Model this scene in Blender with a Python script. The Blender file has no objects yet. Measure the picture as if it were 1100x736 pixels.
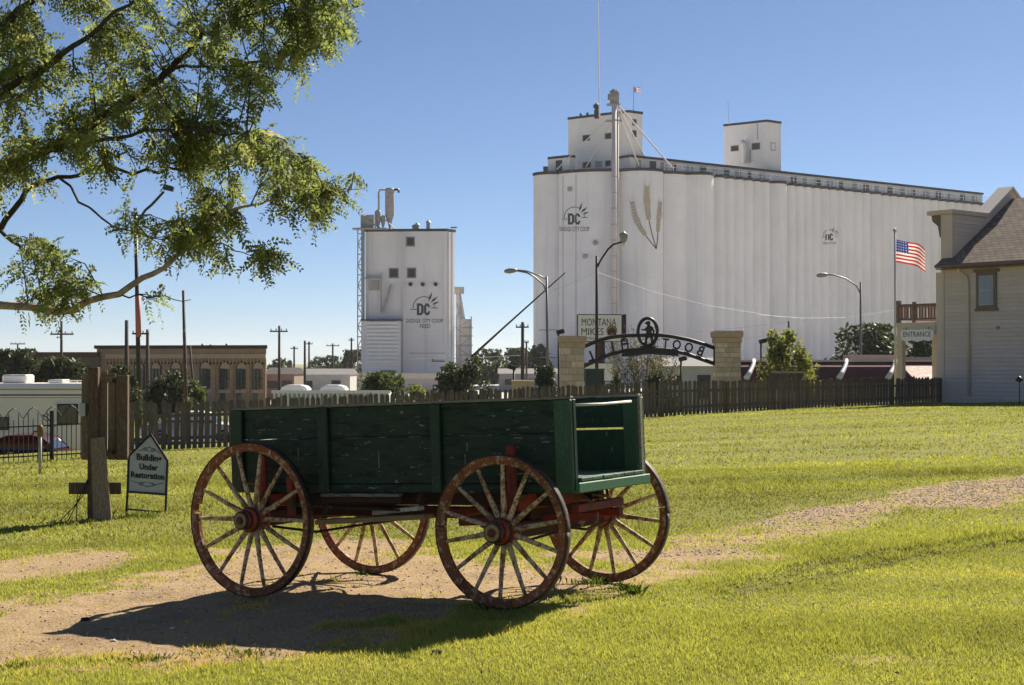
import bpy, bmesh, math, random
import numpy as np
from mathutils import Matrix, Vector, Quaternion
from mathutils.bvhtree import BVHTree
R = math.radians
random.seed(7); rng = np.random.default_rng(7)
scene = bpy.context.scene
COL = scene.collection
# ------------------------------------------------------------------ camera, sky, sun, exposure
F = 1650.0; HZ = 390.0; EYE = 1.6                       # focal length in photo pixels, horizon row, eye height
PIT = math.atan((HZ-368)/F)
cam_d = bpy.data.cameras.new('camera'); cam = bpy.data.objects.new('camera', cam_d); COL.objects.link(cam)
cam.location = (0, 0, EYE); cam.rotation_euler = (R(90)+PIT, 0, 0)
cam_d.sensor_width = 36; cam_d.lens = 36*F/1100; cam_d.clip_end = 9000; cam_d.clip_start = .1
scene.camera = cam
SUN_AZ, SUN_EL = 36, 40                                 # degrees right of the view direction, above the horizon
world = bpy.data.worlds.new('World'); scene.world = world; world.use_nodes = True
wn = world.node_tree.nodes; wl = world.node_tree.links
sky = wn.new('ShaderNodeTexSky'); sky.sky_type = 'NISHITA'; sky.sun_disc = False
sky.sun_elevation = R(SUN_EL); sky.sun_rotation = R(SUN_AZ)
sky.altitude = 2000; sky.air_density = 0.75; sky.dust_density = 1.0; sky.ozone_density = 5.0
wl.new(sky.outputs[0], wn['Background'].inputs[0]); wn['Background'].inputs[1].default_value = 0.05
sd = bpy.data.lights.new('sun', 'SUN'); so = bpy.data.objects.new('sun', sd); COL.objects.link(so)
sd.energy = 5.0; sd.angle = R(.5); sd.color = (1, .92, .78)
SUNV = Vector((math.sin(R(SUN_AZ))*math.cos(R(SUN_EL)), math.cos(R(SUN_AZ))*math.cos(R(SUN_EL)), math.sin(R(SUN_EL))))
so.rotation_euler = SUNV.to_track_quat('Z', 'Y').to_euler()
scene.view_settings.view_transform = 'Standard'; scene.view_settings.look = 'None'
scene.view_settings.exposure = 1.0; scene.view_settings.gamma = 1
scene.view_settings.use_curve_mapping = False
scene.render.engine = 'CYCLES'; scene.cycles.use_denoising = True
scene.cycles.max_bounces = 6; scene.cycles.volume_bounces = 0; scene.cycles.transparent_max_bounces = 8
# ------------------------------------------------------------------ measuring helpers
FW = np.array([0, math.cos(PIT), math.sin(PIT)]); UP = np.array([0, -math.sin(PIT), math.cos(PIT)]); CP = np.array([0, 0, EYE])
def ray(px, py):
    d = FW + np.array([1., 0, 0])*(px-550)/F - UP*(py-368)/F
    return d/d[1]
def at(px, py, Y): return Vector(CP + ray(px, py)*Y)     # the point at distance Y that the survey pixel sees
def topx(P):
    d = np.asarray(P, float)-CP; z = d@FW
    return 550+F*d[0]/z, 368-F*(d@UP)/z
def zat(py, Y): return at(550, py, Y).z
def xat(px, Y): return (px-550)/F*Y
# ------------------------------------------------------------------ materials
MATS = {}
def nodes_of(name):
    m = bpy.data.materials.new(name); m.use_nodes = True
    nt = m.node_tree; return m, nt, nt.nodes['Principled BSDF']
def N(nt, t, **kw):
    n = nt.nodes.new(t)
    for k, v in kw.items():
        if k in n.inputs: n.inputs[k].default_value = v
        else: setattr(n, k, v)
    return n
def mixc(nt, fac, a, b, blend='MIX'):
    n = nt.nodes.new('ShaderNodeMix'); n.data_type = 'RGBA'; n.blend_type = blend
    for s, v in ((0, fac), (6, a), (7, b)):
        if hasattr(v, 'links'): nt.links.new(v, n.inputs[s])
        elif s == 0: n.inputs[0].default_value = v
        else: n.inputs[s].default_value = (*v, 1)
    return n.outputs[2]
def ramp(nt, src, lo, hi):
    n = nt.nodes.new('ShaderNodeMapRange'); n.inputs[1].default_value = lo; n.inputs[2].default_value = hi
    nt.links.new(src, n.inputs[0]); return n.outputs[0]
def coords(nt, scale=(1, 1, 1)):
    tc = nt.nodes.new('ShaderNodeTexCoord'); mp = nt.nodes.new('ShaderNodeMapping'); mp.inputs['Scale'].default_value = scale
    nt.links.new(tc.outputs['Object'], mp.inputs[0]); return mp.outputs[0]
def noise(nt, co, scale, detail=5, rough=.6):
    n = N(nt, 'ShaderNodeTexNoise', Scale=scale, Detail=detail, Roughness=rough); nt.links.new(co, n.inputs['Vector']); return n.outputs['Fac']
def bump(nt, p, h, dist, strength=.6):
    b = N(nt, 'ShaderNodeBump', Strength=strength, Distance=dist); nt.links.new(h, b.inputs['Height']); nt.links.new(b.outputs[0], p.inputs['Normal'])
def plain(name, col, rough=.7, var=.25, scale=3, bd=.0, metal=0, stretch=(1, 1, 1), rnd=0, dark=None, dark_amt=.0, spec=.4):
    """a colour with cloudy variation, optional stains, relief and per-object variation"""
    if name in MATS: return MATS[name]
    m, nt, p = nodes_of(name); co = coords(nt, stretch)
    n1 = noise(nt, co, scale)
    c = mixc(nt, ramp(nt, n1, .3, .7), [v*(1-var) for v in col], [min(1, v*(1+var)) for v in col])
    if dark is not None:
        n2 = noise(nt, co, scale*.37, 8, .7)
        f = nt.nodes.new('ShaderNodeMath'); f.operation = 'MULTIPLY'; f.inputs[1].default_value = dark_amt
        nt.links.new(ramp(nt, n2, .45, .75), f.inputs[0]); c = mixc(nt, f.outputs[0], c, dark)
    if rnd:
        oi = nt.nodes.new('ShaderNodeObjectInfo'); h = N(nt, 'ShaderNodeHueSaturation')
        nt.links.new(c, h.inputs['Color']); mr = nt.nodes.new('ShaderNodeMapRange'); mr.inputs[3].default_value = 1-rnd; mr.inputs[4].default_value = 1+rnd
        nt.links.new(oi.outputs['Random'], mr.inputs[0]); nt.links.new(mr.outputs[0], h.inputs['Value']); c = h.outputs[0]
    nt.links.new(c, p.inputs['Base Color']); p.inputs['Roughness'].default_value = rough; p.inputs['Metallic'].default_value = metal
    p.inputs['Specular IOR Level'].default_value = spec
    if bd: bump(nt, p, noise(nt, co, scale*6, 6, .7), bd)
    MATS[name] = m; return m
def worn(name, paint, under, amt=.5, scale=9, stretch=(1, 1, 1), rough=.6, bd=.004, chips=None, chip_amt=.62):
    """paint worn through to what lies under it, with grain along the stretched axis"""
    if name in MATS: return MATS[name]
    m, nt, p = nodes_of(name); co = coords(nt, stretch)
    n1 = noise(nt, co, scale, 9, .72); n2 = noise(nt, co, scale*4, 6, .7)
    mask = ramp(nt, n1, amt, amt+.07)
    base = mixc(nt, ramp(nt, n2, .3, .7), [v*.6 for v in paint], [v*1.35 for v in paint])
    und = mixc(nt, ramp(nt, n2, .3, .7), [v*.55 for v in under], [min(1, v*1.3) for v in under])
    c = mixc(nt, mask, base, und)
    if chips is not None:
        n3 = noise(nt, coords(nt, tuple(.45 if q == min(stretch) else 1.6 for q in stretch)), scale*5, 10, .72); c = mixc(nt, ramp(nt, n3, chip_amt, chip_amt+.03), c, chips)
    oi = nt.nodes.new('ShaderNodeObjectInfo'); h = N(nt, 'ShaderNodeHueSaturation'); mr = nt.nodes.new('ShaderNodeMapRange')
    mr.inputs[3].default_value = .8; mr.inputs[4].default_value = 1.2
    nt.links.new(oi.outputs['Random'], mr.inputs[0]); nt.links.new(mr.outputs[0], h.inputs['Value']); nt.links.new(c, h.inputs['Color'])
    nt.links.new(h.outputs[0], p.inputs['Base Color']); p.inputs['Roughness'].default_value = rough; p.inputs['Specular IOR Level'].default_value = .3
    bump(nt, p, n2, bd, .8); MATS[name] = m; return m
def leafmat(name, col, trans=.45, attr=True, rough=.55, tcol=None):
    if name in MATS: return MATS[name]
    m, nt, p = nodes_of(name); c = None
    a = nt.nodes.new('ShaderNodeAttribute'); a.attribute_name = 'tint'
    c = mixc(nt, a.outputs['Fac'], [v*.45 for v in col], [v*1.6 for v in col])
    dry = mixc(nt, ramp(nt, a.outputs['Fac'], .8, 1.), c, (col[0]*1.9, col[1]*1.35, col[2]*1.6))
    nt.links.new(dry, p.inputs['Base Color']); p.inputs['Roughness'].default_value = rough; p.inputs['Specular IOR Level'].default_value = .25
    tr = nt.nodes.new('ShaderNodeBsdfTranslucent'); h = N(nt, 'ShaderNodeHueSaturation', Saturation=1.1, Value=1.4)
    nt.links.new(dry, h.inputs['Color']); nt.links.new(h.outputs[0], tr.inputs[0])
    mx = nt.nodes.new('ShaderNodeMixShader'); mx.inputs[0].default_value = trans
    nt.links.new(p.outputs[0], mx.inputs[1]); nt.links.new(tr.outputs[0], mx.inputs[2]); nt.links.new(mx.outputs[0], nt.nodes['Material Output'].inputs[0])
    MATS[name] = m; return m
def glassy(name, col, rough=.08):
    if name in MATS: return MATS[name]
    m, nt, p = nodes_of(name); p.inputs['Base Color'].default_value = (*col, 1); p.inputs['Roughness'].default_value = rough
    p.inputs['Specular IOR Level'].default_value = .8; MATS[name] = m; return m
# ------------------------------------------------------------------ mesh helpers
class MB:
    def __init__(s): s.v = []; s.f = []
    def add(s, vs, fs):
        o = len(s.v); s.v += [tuple(v) for v in vs]; s.f += [tuple(i+o for i in f) for f in fs]; return s
    def box(s, c, sz, rot=None):
        c = Vector(c); M = rot if rot is not None else Matrix.Identity(3); h = Vector(sz)/2
        vs = [c+M@Vector((x*h.x, y*h.y, z*h.z)) for z in (-1, 1) for y in (-1, 1) for x in (-1, 1)]
        return s.add(vs, [(0, 2, 3, 1), (4, 5, 7, 6), (0, 1, 5, 4), (2, 6, 7, 3), (0, 4, 6, 2), (1, 3, 7, 5)])
    def beam(s, p, q, w, h, up=(0, 0, 1), w2=None, h2=None):
        p = Vector(p); q = Vector(q); d = (q-p).normalized(); a = d.cross(Vector(up))
        a = a.normalized() if a.length > 1e-6 else Vector((1, 0, 0)); b = a.cross(d)
        w2 = w if w2 is None else w2; h2 = h if h2 is None else h2
        vs = [P+a*x*W/2+b*y*H/2 for P, W, H in ((p, w, h), (q, w2, h2)) for y in (-1, 1) for x in (-1, 1)]
        return s.add(vs, [(0, 1, 3, 2), (4, 6, 7, 5), (0, 4, 5, 1), (2, 3, 7, 6), (0, 2, 6, 4), (1, 5, 7, 3)])
    def prism(s, base, ext):
        base = [Vector(b) for b in base]; e = Vector(ext); n = len(base)
        return s.add(base+[b+e for b in base], [tuple(range(n))[::-1], tuple(range(n, 2*n))]+[(i, (i+1) % n, n+(i+1) % n, n+i) for i in range(n)])
    def tube(s, pts, rad, n=6, cap=True):
        pts = [Vector(p) for p in pts]; rad = rad if hasattr(rad, '__len__') else [rad]*len(pts)
        o = len(s.v); ref = Vector((.31, .22, .93)); k = len(pts)
        for i, p in enumerate(pts):
            d = (pts[min(i+1, k-1)]-pts[max(i-1, 0)]).normalized()
            a = d.cross(ref); a = a.normalized() if a.length > 1e-4 else d.cross(Vector((1, 0, 0))).normalized(); b = d.cross(a)
            for j in range(n):
                t = 2*math.pi*j/n; s.v.append(tuple(p+(a*math.cos(t)+b*math.sin(t))*rad[i]))
        for i in range(k-1):
            for j in range(n): s.f.append((o+i*n+j, o+i*n+(j+1) % n, o+(i+1)*n+(j+1) % n, o+(i+1)*n+j))
        if cap: s.f.append(tuple(o+j for j in range(n))[::-1]); s.f.append(tuple(o+(k-1)*n+j for j in range(n)))
        return s
    def lathe(s, prof, c=(0, 0, 0), axis=(0, 0, 1), n=16):
        c = Vector(c); q = Vector((0, 0, 1)).rotation_difference(Vector(axis)); o = len(s.v); k = len(prof)
        for r, z in prof:
            for j in range(n):
                t = 2*math.pi*j/n; s.v.append(tuple(c+q@Vector((r*math.cos(t), r*math.sin(t), z))))
        for i in range(k-1):
            for j in range(n): s.f.append((o+i*n+j, o+i*n+(j+1) % n, o+(i+1)*n+(j+1) % n, o+(i+1)*n+j))
        s.f.append(tuple(o+j for j in range(n))[::-1]); s.f.append(tuple(o+(k-1)*n+j for j in range(n)))
        return s
    def quad(s, a, b, c, d): return s.add([a, b, c, d], [(0, 1, 2, 3)])
    def mesh(s, name, mat=None, smooth=False):
        me = bpy.data.meshes.new(name); me.from_pydata(s.v, [], s.f); me.update()
        if mat: me.materials.append(mat)
        if smooth: me.polygons.foreach_set('use_smooth', [True]*len(me.polygons))
        return me
def tag(o, label=None, cat=None, group=None, kind=None):
    for k, v in (('label', label), ('category', cat), ('group', group), ('kind', kind)):
        if v: o[k] = v
    return o
def link(name, me, parent=None):
    o = bpy.data.objects.new(name, me); COL.objects.link(o)
    if parent is not None:
        o.parent = parent; o.matrix_parent_inverse = ROOTM[parent.name]
    return o
ROOTM = {}
def empty(name, loc, parent=None):
    o = bpy.data.objects.new(name, None); COL.objects.link(o); o.empty_display_size = .2
    o.location = loc
    if parent is not None:
        o.parent = parent; o.matrix_parent_inverse = ROOTM[parent.name]
    ROOTM[o.name] = Matrix.Translation(Vector(loc)).inverted(); return o
def thing(name, label, cat, loc, group=None): return tag(empty(name, loc), label, cat, group)
def part(name, mb, mat, parent, smooth=False, bevel=0):
    o = link(name, mb.mesh(name, mat, smooth) if isinstance(mb, MB) else mb, parent); ROOTM[o.name] = Matrix.Identity(4)
    if bevel: b = o.modifiers.new('bevel', 'BEVEL'); b.width = bevel; b.segments = 1; b.limit_method = 'ANGLE'
    return o
def single(name, mb, mat, label, cat, group=None, smooth=False):
    o = link(name, mb.mesh(name, mat, smooth)); ROOTM[o.name] = Matrix.Identity(4); return tag(o, label, cat, group)
def npmesh(name, V, Fc, mat, attrs=None, smooth=False):
    """V (n,3), Fc (m,k) numpy -> mesh, fast"""
    me = bpy.data.meshes.new(name); m, k = Fc.shape
    me.vertices.add(len(V)); me.vertices.foreach_set('co', V.astype(np.float32).ravel())
    me.loops.add(m*k); me.loops.foreach_set('vertex_index', Fc.astype(np.int32).ravel())
    me.polygons.add(m); me.polygons.foreach_set('loop_start', np.arange(0, m*k, k, dtype=np.int32))
    me.update(calc_edges=True)
    if attrs:
        for nm, a in attrs.items():
            at_ = me.attributes.new(nm, 'FLOAT', 'POINT'); at_.data.foreach_set('value', a.astype(np.float32))
    if smooth: me.polygons.foreach_set('use_smooth', np.ones(m, dtype=bool))
    me.materials.append(mat); return me
def text_mesh(s, bold=0.0, shear=0.0, res=2):
    """the default font as 2-D triangles, cap height about .7"""
    cu = bpy.data.curves.new('t', 'FONT'); cu.body = s; cu.align_x = 'CENTER'; cu.offset = bold; cu.shear = shear; cu.resolution_u = res
    o = bpy.data.objects.new('t', cu); COL.objects.link(o); bpy.context.view_layer.update()
    me = o.evaluated_get(bpy.context.evaluated_depsgraph_get()).to_mesh()
    V = [tuple(v.co) for v in me.vertices]; Fs = [tuple(p.vertices) for p in me.polygons]
    o.to_mesh_clear(); bpy.data.objects.remove(o); bpy.data.curves.remove(cu); return V, Fs
def text_fit(mb, s, fn, w, h, cx=0, cy=0, bold=.0, mirror=False, curve=None):
    """write text into mb, fitted to w x h about (cx, cy) of the 2-D map fn(u, v) -> point"""
    V, Fs = text_mesh(s, bold); xs = [v[0] for v in V]; ys = [v[1] for v in V]
    sx = w/(max(xs)-min(xs)); sy = h/(max(ys)-min(ys)); mx = (max(xs)+min(xs))/2; my = (max(ys)+min(ys))/2
    k = -1 if mirror else 1
    mb.add([fn(cx+k*(x-mx)*sx, cy+(y-my)*sy) for x, y, z in V], Fs)
# ------------------------------------------------------------------ palette
WOOD = lambda: plain('weathered_wood', (.075, .06, .048), .85, .35, 5, .004, stretch=(6, 6, 1), rnd=.35)
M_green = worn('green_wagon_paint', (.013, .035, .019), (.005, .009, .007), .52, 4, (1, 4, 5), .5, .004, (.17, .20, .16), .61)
M_greenlit = worn('green_batten_lit', (.020, .050, .026), (.014, .026, .016), .55, 8, (4, 4, 1), .5, .004, (.28, .30, .23), .63)
M_edge = worn('bare_board_edge', (.30, .27, .21), (.10, .13, .09), .52, 10, (1, 6, 6), .8)
M_floor = worn('wagon_floor_green', (.06, .13, .075), (.24, .22, .17), .52, 8, (3, 1, 3), .7)
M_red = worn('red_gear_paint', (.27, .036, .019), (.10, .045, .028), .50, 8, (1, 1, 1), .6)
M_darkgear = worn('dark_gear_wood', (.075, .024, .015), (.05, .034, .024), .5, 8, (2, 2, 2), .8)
M_rim = worn('rim_worn_varnish', (.24, .080, .030), (.48, .34, .21), .52, 17, (1, 1, 1), .75, .006)
M_spoke = worn('spoke_worn_varnish', (.26, .125, .05), (.60, .45, .28), .455, 19, (1, 1, 1), .75)
M_hub = worn('hub_red', (.46, .065, .028), (.30, .18, .10), .57, 12, (1, 1, 1), .6)
M_iron = worn('rusty_iron', (.05, .030, .023), (.17, .075, .04), .55, 16, (1, 1, 1), .55)
M_tan = worn('tan_plank', (.40, .26, .12), (.26, .18, .10), .55, 9, (1, 6, 6), .8)
M_greyplank = worn('grey_plank', (.20, .18, .15), (.10, .09, .075), .5, 9, (1, 6, 6), .85)
M_white = plain('white_enamel', (.74, .73, .70), .45, .06, 2)
M_black = plain('black_iron_paint', (.012, .012, .013), .5, .3, 6)
M_dark = plain('dark_opening', (.02, .021, .024), .4, .2, 3)
M_pane = glassy('window_glass', (.03, .035, .045), .1)
def concrete(name, col):
    m, nt, p = nodes_of(name); co = coords(nt)
    n1 = noise(nt, co, .12, 6, .6); st = noise(nt, coords(nt, (1, 1, .025)), 1.1, 8, .7); st2 = noise(nt, coords(nt, (1, 1, .06)), .45, 6, .65); fine = noise(nt, co, 1.6, 8, .7)
    c = mixc(nt, ramp(nt, n1, .3, .7), [v*.90 for v in col], [min(.9, v*1.06) for v in col])
    c = mixc(nt, ramp(nt, st2, .52, .80), c, [v*.80 for v in col]); c = mixc(nt, ramp(nt, st, .60, .76), c, [v*.70 for v in col]); c = mixc(nt, ramp(nt, fine, .62, .80), c, [v*.86 for v in col])
    w = N(nt, 'ShaderNodeTexWave', Scale=.42, Distortion=.6, Detail=2); w.bands_direction = 'Z'; nt.links.new(co, w.inputs['Vector'])
    f = nt.nodes.new('ShaderNodeMath'); f.operation = 'MULTIPLY'; f.inputs[1].default_value = .07; nt.links.new(ramp(nt, w.outputs['Fac'], .86, 1.0), f.inputs[0]); c = mixc(nt, f.outputs[0], c, [v*.5 for v in col])
    nt.links.new(c, p.inputs['Base Color']); p.inputs['Roughness'].default_value = .9; p.inputs['Specular IOR Level'].default_value = .2; bump(nt, p, fine, .04, .6); return m
M_conc = concrete('painted_concrete', (.82, .78, .755)); M_conc2 = concrete('painted_mill_concrete', (.72, .69, .67))
M_rimdark = plain('roof_edge_brown', (.045, .036, .032), .8, .3, 1)
M_paint = plain('black_wall_paint', (.06, .058, .06), .8, .25, 1.2)
M_metal = plain('galvanised_metal', (.36, .34, .32), .5, .2, 1.5, metal=.3)
M_pole = plain('pole_wood', (.06, .042, .032), .85, .3, 4, .003, stretch=(6, 6, .6))
M_leaf = leafmat('bush_leaf', (.085, .11, .03), .35)
M_leafdark = leafmat('dark_bush_leaf', (.05, .062, .022), .3)
M_leafpale = leafmat('pale_bush_leaf', (.17, .185, .05), .45)
M_bark = plain('tree_bark', (.055, .042, .032), .9, .4, 9, .01, stretch=(4, 4, 1))
# ------------------------------------------------------------------ the ground: surveyed points, a smooth sheet through them
CPTS = np.array([(-.068, 10.054, -.018), (-1.898, 11.17, -.108), (.730, 11.363, -.021), (-1.10, 12.479, -.111), (-2.75, 9.4, -.19), (-1.0, 8.4, -.10), (1.0, 8.2, -.02),
    (4, 8, .02), (-4, 8, -.24), (0, 5, -.05), (5, 3, .0), (-5, 3, -.2), (-5, 17, -.14), (-4, 17.2, -.10), (-9.3, 38.5, -.62), (-7.2, 40.4, -.60), (4.1, 48, -.15), (16.2, 58, .10), (17, 56, .12),
    (18, 54, .22), (24, 50, .3), (-12, 36, -.75), (-18, 34, -.8), (4, 12.5, .0), (7, 20.6, .08), (12, 35, .16), (2, 25, -.12), (0, 40, -.35), (-8, 26, -.32), (10, 15, .06), (28, 40, .3), (-16, 20, -.4)])
def tps(r2): return np.where(r2 > 1e-12, r2*np.log(np.maximum(r2, 1e-12)), 0)
def _fit():
    P = CPTS[:, :2]; n = len(P); K = tps(((P[:, None]-P[None])**2).sum(-1))+np.eye(n)*.3; Q = np.hstack([np.ones((n, 1)), P])
    return np.linalg.solve(np.block([[K, Q], [Q.T, np.zeros((3, 3))]]), np.concatenate([CPTS[:, 2], np.zeros(3)]))
WT = _fit()
def sstep(x, a, b): t = np.clip((x-a)/(b-a), 0, 1); return t*t*(3-2*t)
def vnoise(x, y, s, seed=0):
    """smooth value noise in [-1, 1]"""
    x = x/s+seed*17.3; y = y/s+seed*9.1; xi = np.floor(x); yi = np.floor(y); fx = x-xi; fy = y-yi
    h = lambda i, j: (np.modf(np.abs(np.sin(i*127.1+j*311.7)*43758.5453))[0])*2-1
    fx = fx*fx*(3-2*fx); fy = fy*fy*(3-2*fy)
    return (h(xi, yi)*(1-fx)+h(xi+1, yi)*fx)*(1-fy)+(h(xi, yi+1)*(1-fx)+h(xi+1, yi+1)*fx)*fy
def G(x, y):
    x = np.asarray(x, float); y = np.asarray(y, float)
    xc = np.clip(x, -22, 32); yc = np.clip(y, 0, 62)
    r2 = (xc[..., None]-CPTS[:, 0])**2+(yc[..., None]-CPTS[:, 1])**2
    n = len(CPTS); z = tps(r2)@WT[:n]+WT[n]+WT[n+1]*xc+WT[n+2]*yc
    z = np.clip(z, -1.2, .45)
    fence = 41+(x+9)*.66                              # beyond the fence the land drops to the street and the town
    fence = np.clip(fence, 37, 72); t = sstep(y, fence+1.5, fence+8+34*sstep(x, -4, 14))
    return z*(1-t)+t*(-1.9-1.3*sstep(y, 84, 112))
def gz(x, y): return float(G(np.array([x]), np.array([y]))[0])
def gp(px, py):
    d = ray(px, py); Y = 4.; prev = 4.
    while Y < 400:
        p = CP+d*Y
        if p[2] < gz(p[0], p[1]): break
        prev = Y; Y *= 1.01
    return CP+d*prev
def poly_sd(px, py, poly):
    """signed distance to a polygon, positive inside"""
    P = np.array(poly); Q = np.roll(P, -1, 0); d = np.full(px.shape, 1e9); ins = np.zeros(px.shape, bool)
    for (ax, ay), (bx, by) in zip(P, Q):
        ex, ey = bx-ax, by-ay; t = np.clip(((px-ax)*ex+(py-ay)*ey)/(ex*ex+ey*ey+1e-12), 0, 1)
        d = np.minimum(d, np.hypot(px-ax-t*ex, py-ay-t*ey))
        c = ((ay > py) != (by > py)) & (px < (bx-ax)*(py-ay)/(by-ay+1e-12)+ax); ins ^= c
    return np.where(ins, d, -d)
def wpoly(pts): return [tuple(gp(*p)[:2]) for p in pts]
D1 = wpoly([(-60, 648), (60, 636), (130, 615), (205, 594), (270, 583), (345, 577), (420, 583), (480, 592), (560, 595), (640, 600), (700, 590), (640, 622), (600, 638), (540, 650), (470, 668), (400, 690), (340, 702), (200, 706), (60, 716), (-60, 730)])
D2 = wpoly([(-60, 603), (60, 596), (165, 597), (150, 606), (90, 614), (-60, 624)])
D3 = wpoly([(620, 600), (700, 585), (800, 560), (900, 538), (1000, 522), (1160, 503), (1420, 482), (1420, 508), (1160, 532), (1000, 544), (900, 562), (830, 590), (770, 606), (700, 620), (640, 628)])
D4 = wpoly([(1010, 518), (1160, 505), (1420, 480), (1420, 512), (1160, 536), (1010, 549), (900, 556), (840, 562), (830, 552)])
D5 = wpoly([(905, 706), (960, 700), (1030, 703), (1060, 708), (1000, 712), (930, 711)])
RUT1 = [gp(*p)[:2] for p in ((790, 630), (860, 613), (930, 599), (1000, 588), (1060, 577), (1160, 566))]
RUT2 = [gp(*p)[:2] for p in ((790, 637), (860, 624), (930, 610), (1000, 598), (1050, 589), (1110, 580))]
EDGE = [gp(*p)[:2] for p in ((700, 574), (760, 565), (820, 551), (880, 541), (960, 528))]
def line_d(x, y, L):
    d = np.full(x.shape, 1e9)
    for (ax, ay), (bx, by) in zip(L[:-1], L[1:]):
        ex, ey = bx-ax, by-ay; t = np.clip(((x-ax)*ex+(y-ay)*ey)/(ex*ex+ey*ey), 0, 1); d = np.minimum(d, np.hypot(x-ax-t*ex, y-ay-t*ey))
    return d
def dirt(x, y):
    """how bare the ground is: 0 lawn, 1 dirt"""
    nz = vnoise(x, y, .9, 1)*.35+vnoise(x, y, .3, 2)*.22+vnoise(x, y, .1, 3)*.12
    a = sstep(poly_sd(x, y, D1)+nz*1.5, -.3, .45)*(.93+.14*vnoise(x, y, .35, 7)+.08*vnoise(x, y, .12, 11))
    b = sstep(poly_sd(x, y, D2)+nz*1.3, -.2, .5)*.8
    c = sstep(poly_sd(x, y, D3)+nz*.9, -.5, .35)*(.74+.34*vnoise(x, y, .5, 5)+.22*vnoise(x, y, .15, 6))
    d = sstep(poly_sd(x, y, D4)+nz*1.2, -.4, .5)*(.92+.2*vnoise(x, y, .4, 15))
    e = sstep(poly_sd(x, y, D5)+nz*.6, -.1, .3)*.55
    r_ = .45*np.exp(-(np.minimum(line_d(x, y, RUT1), line_d(x, y, RUT2))/.075)**2)*np.clip(.75+.6*vnoise(x, y, .3, 16), 0, 1)
    return np.clip(np.maximum.reduce([a, b, c, d, e, r_]), 0, 1)
def rut(x, y): return np.minimum(line_d(x, y, RUT1), line_d(x, y, RUT2))
def relief(x, y):
    near = np.exp(-np.maximum(y-16, 0)/14)
    z = (vnoise(x, y, 1.7, 8)*.014+vnoise(x, y, .45, 9)*.008+vnoise(x, y, .17, 10)*.004)*near
    rr = rut(x, y); z = z-.10*np.exp(-(rr/.09)**2)+.012*np.exp(-((rr-.22)/.1)**2)
    wob = line_d(x, y, EDGE); z = z-.03*np.exp(-(wob/.15)**2)
    nd = (poly_sd(x, y, D1) > -.2) & (y < 20); z = z+np.where(nd, vnoise(x, y, .11, 12)*.007+vnoise(x, y, .28, 13)*.010, 0)
    return z
def GR(x, y): return G(x, y)+relief(np.asarray(x, float), np.asarray(y, float))
def build_ground():
    ax = lambda segs: np.unique(np.concatenate([np.linspace(a, b, n) for a, b, n in segs]))
    X = ax([(-5000, -400, 8), (-400, -60, 18), (-60, -12, 48), (-12, -5, 60), (-5, 6, 240), (6, 14, 80), (14, 60, 50), (60, 400, 18), (400, 5000, 8)])
    Y = ax([(-400, -20, 8), (-20, 5, 26), (5, 7, 16), (7, 16, 210), (16, 30, 90), (30, 70, 80), (70, 200, 30), (200, 6000, 20)])
    gx, gy = np.meshgrid(X, Y); V = np.stack([gx.ravel(), gy.ravel(), GR(gx.ravel(), gy.ravel())], 1)
    nx, ny = len(X), len(Y); i, j = np.meshgrid(np.arange(nx-1), np.arange(ny-1)); a = (j*nx+i).ravel()
    Fc = np.stack([a, a+1, a+nx+1, a+nx], 1)
    dm = np.where((V[:, 1] > 5) & (V[:, 1] < 40), dirt(V[:, 0], V[:, 1]), 0)
    m, nt, p = nodes_of('lawn_and_dirt'); co = coords(nt)
    n1 = noise(nt, co, .35, 4); n2 = noise(nt, co, 3.0, 8, .7); n3 = noise(nt, co, 40, 5, .7); n4 = noise(nt, coords(nt, (.25, 1.6, 1)), 1.1, 6, .65)
    g = mixc(nt, ramp(nt, n2, .3, .7), (.19, .19, .04), (.285, .275, .07))
    g = mixc(nt, ramp(nt, n4, .42, .72), g, (.31, .295, .10)); g = mixc(nt, ramp(nt, n3, .3, .75), (.15, .148, .042), g)
    d = mixc(nt, ramp(nt, n2, .3, .7), (.235, .145, .072), (.39, .265, .145)); d = mixc(nt, ramp(nt, noise(nt, co, 1.3, 9, .72), .46, .66), d, (.155, .095, .048)); d = mixc(nt, ramp(nt, n3, .35, .7), d, (.45, .33, .20))
    a_ = nt.nodes.new('ShaderNodeAttribute'); a_.attribute_name = 'dirt'
    ad = nt.nodes.new('ShaderNodeMath'); ad.operation = 'MULTIPLY_ADD'; ad.inputs[1].default_value = .9; nt.links.new(noise(nt, co, 14, 8, .75), ad.inputs[0]); nt.links.new(a_.outputs['Fac'], ad.inputs[2])
    c = mixc(nt, ramp(nt, ad.outputs[0], .62, 1.0), g, d)
    nt.links.new(c, p.inputs['Base Color']); p.inputs['Roughness'].default_value = .95; p.inputs['Specular IOR Level'].default_value = .1
    bump(nt, p, n3, .018, .8)
    o = link('ground', npmesh('ground', V, Fc, m, {'dirt': dm}, True)); tag(o, 'lawn with a worn dirt track crossing under the wagon', None, None, 'structure')
build_ground()
def in_view(x, y, z, m=40):
    zz = y*FW[1]+(z-EYE)*FW[2]; px = 550+F*x/zz; py = 368-F*((z-EYE)*UP[2]+y*UP[1])/zz
    return (px > -m) & (px < 1100+m) & (py < 736+m*1.5)
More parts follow.
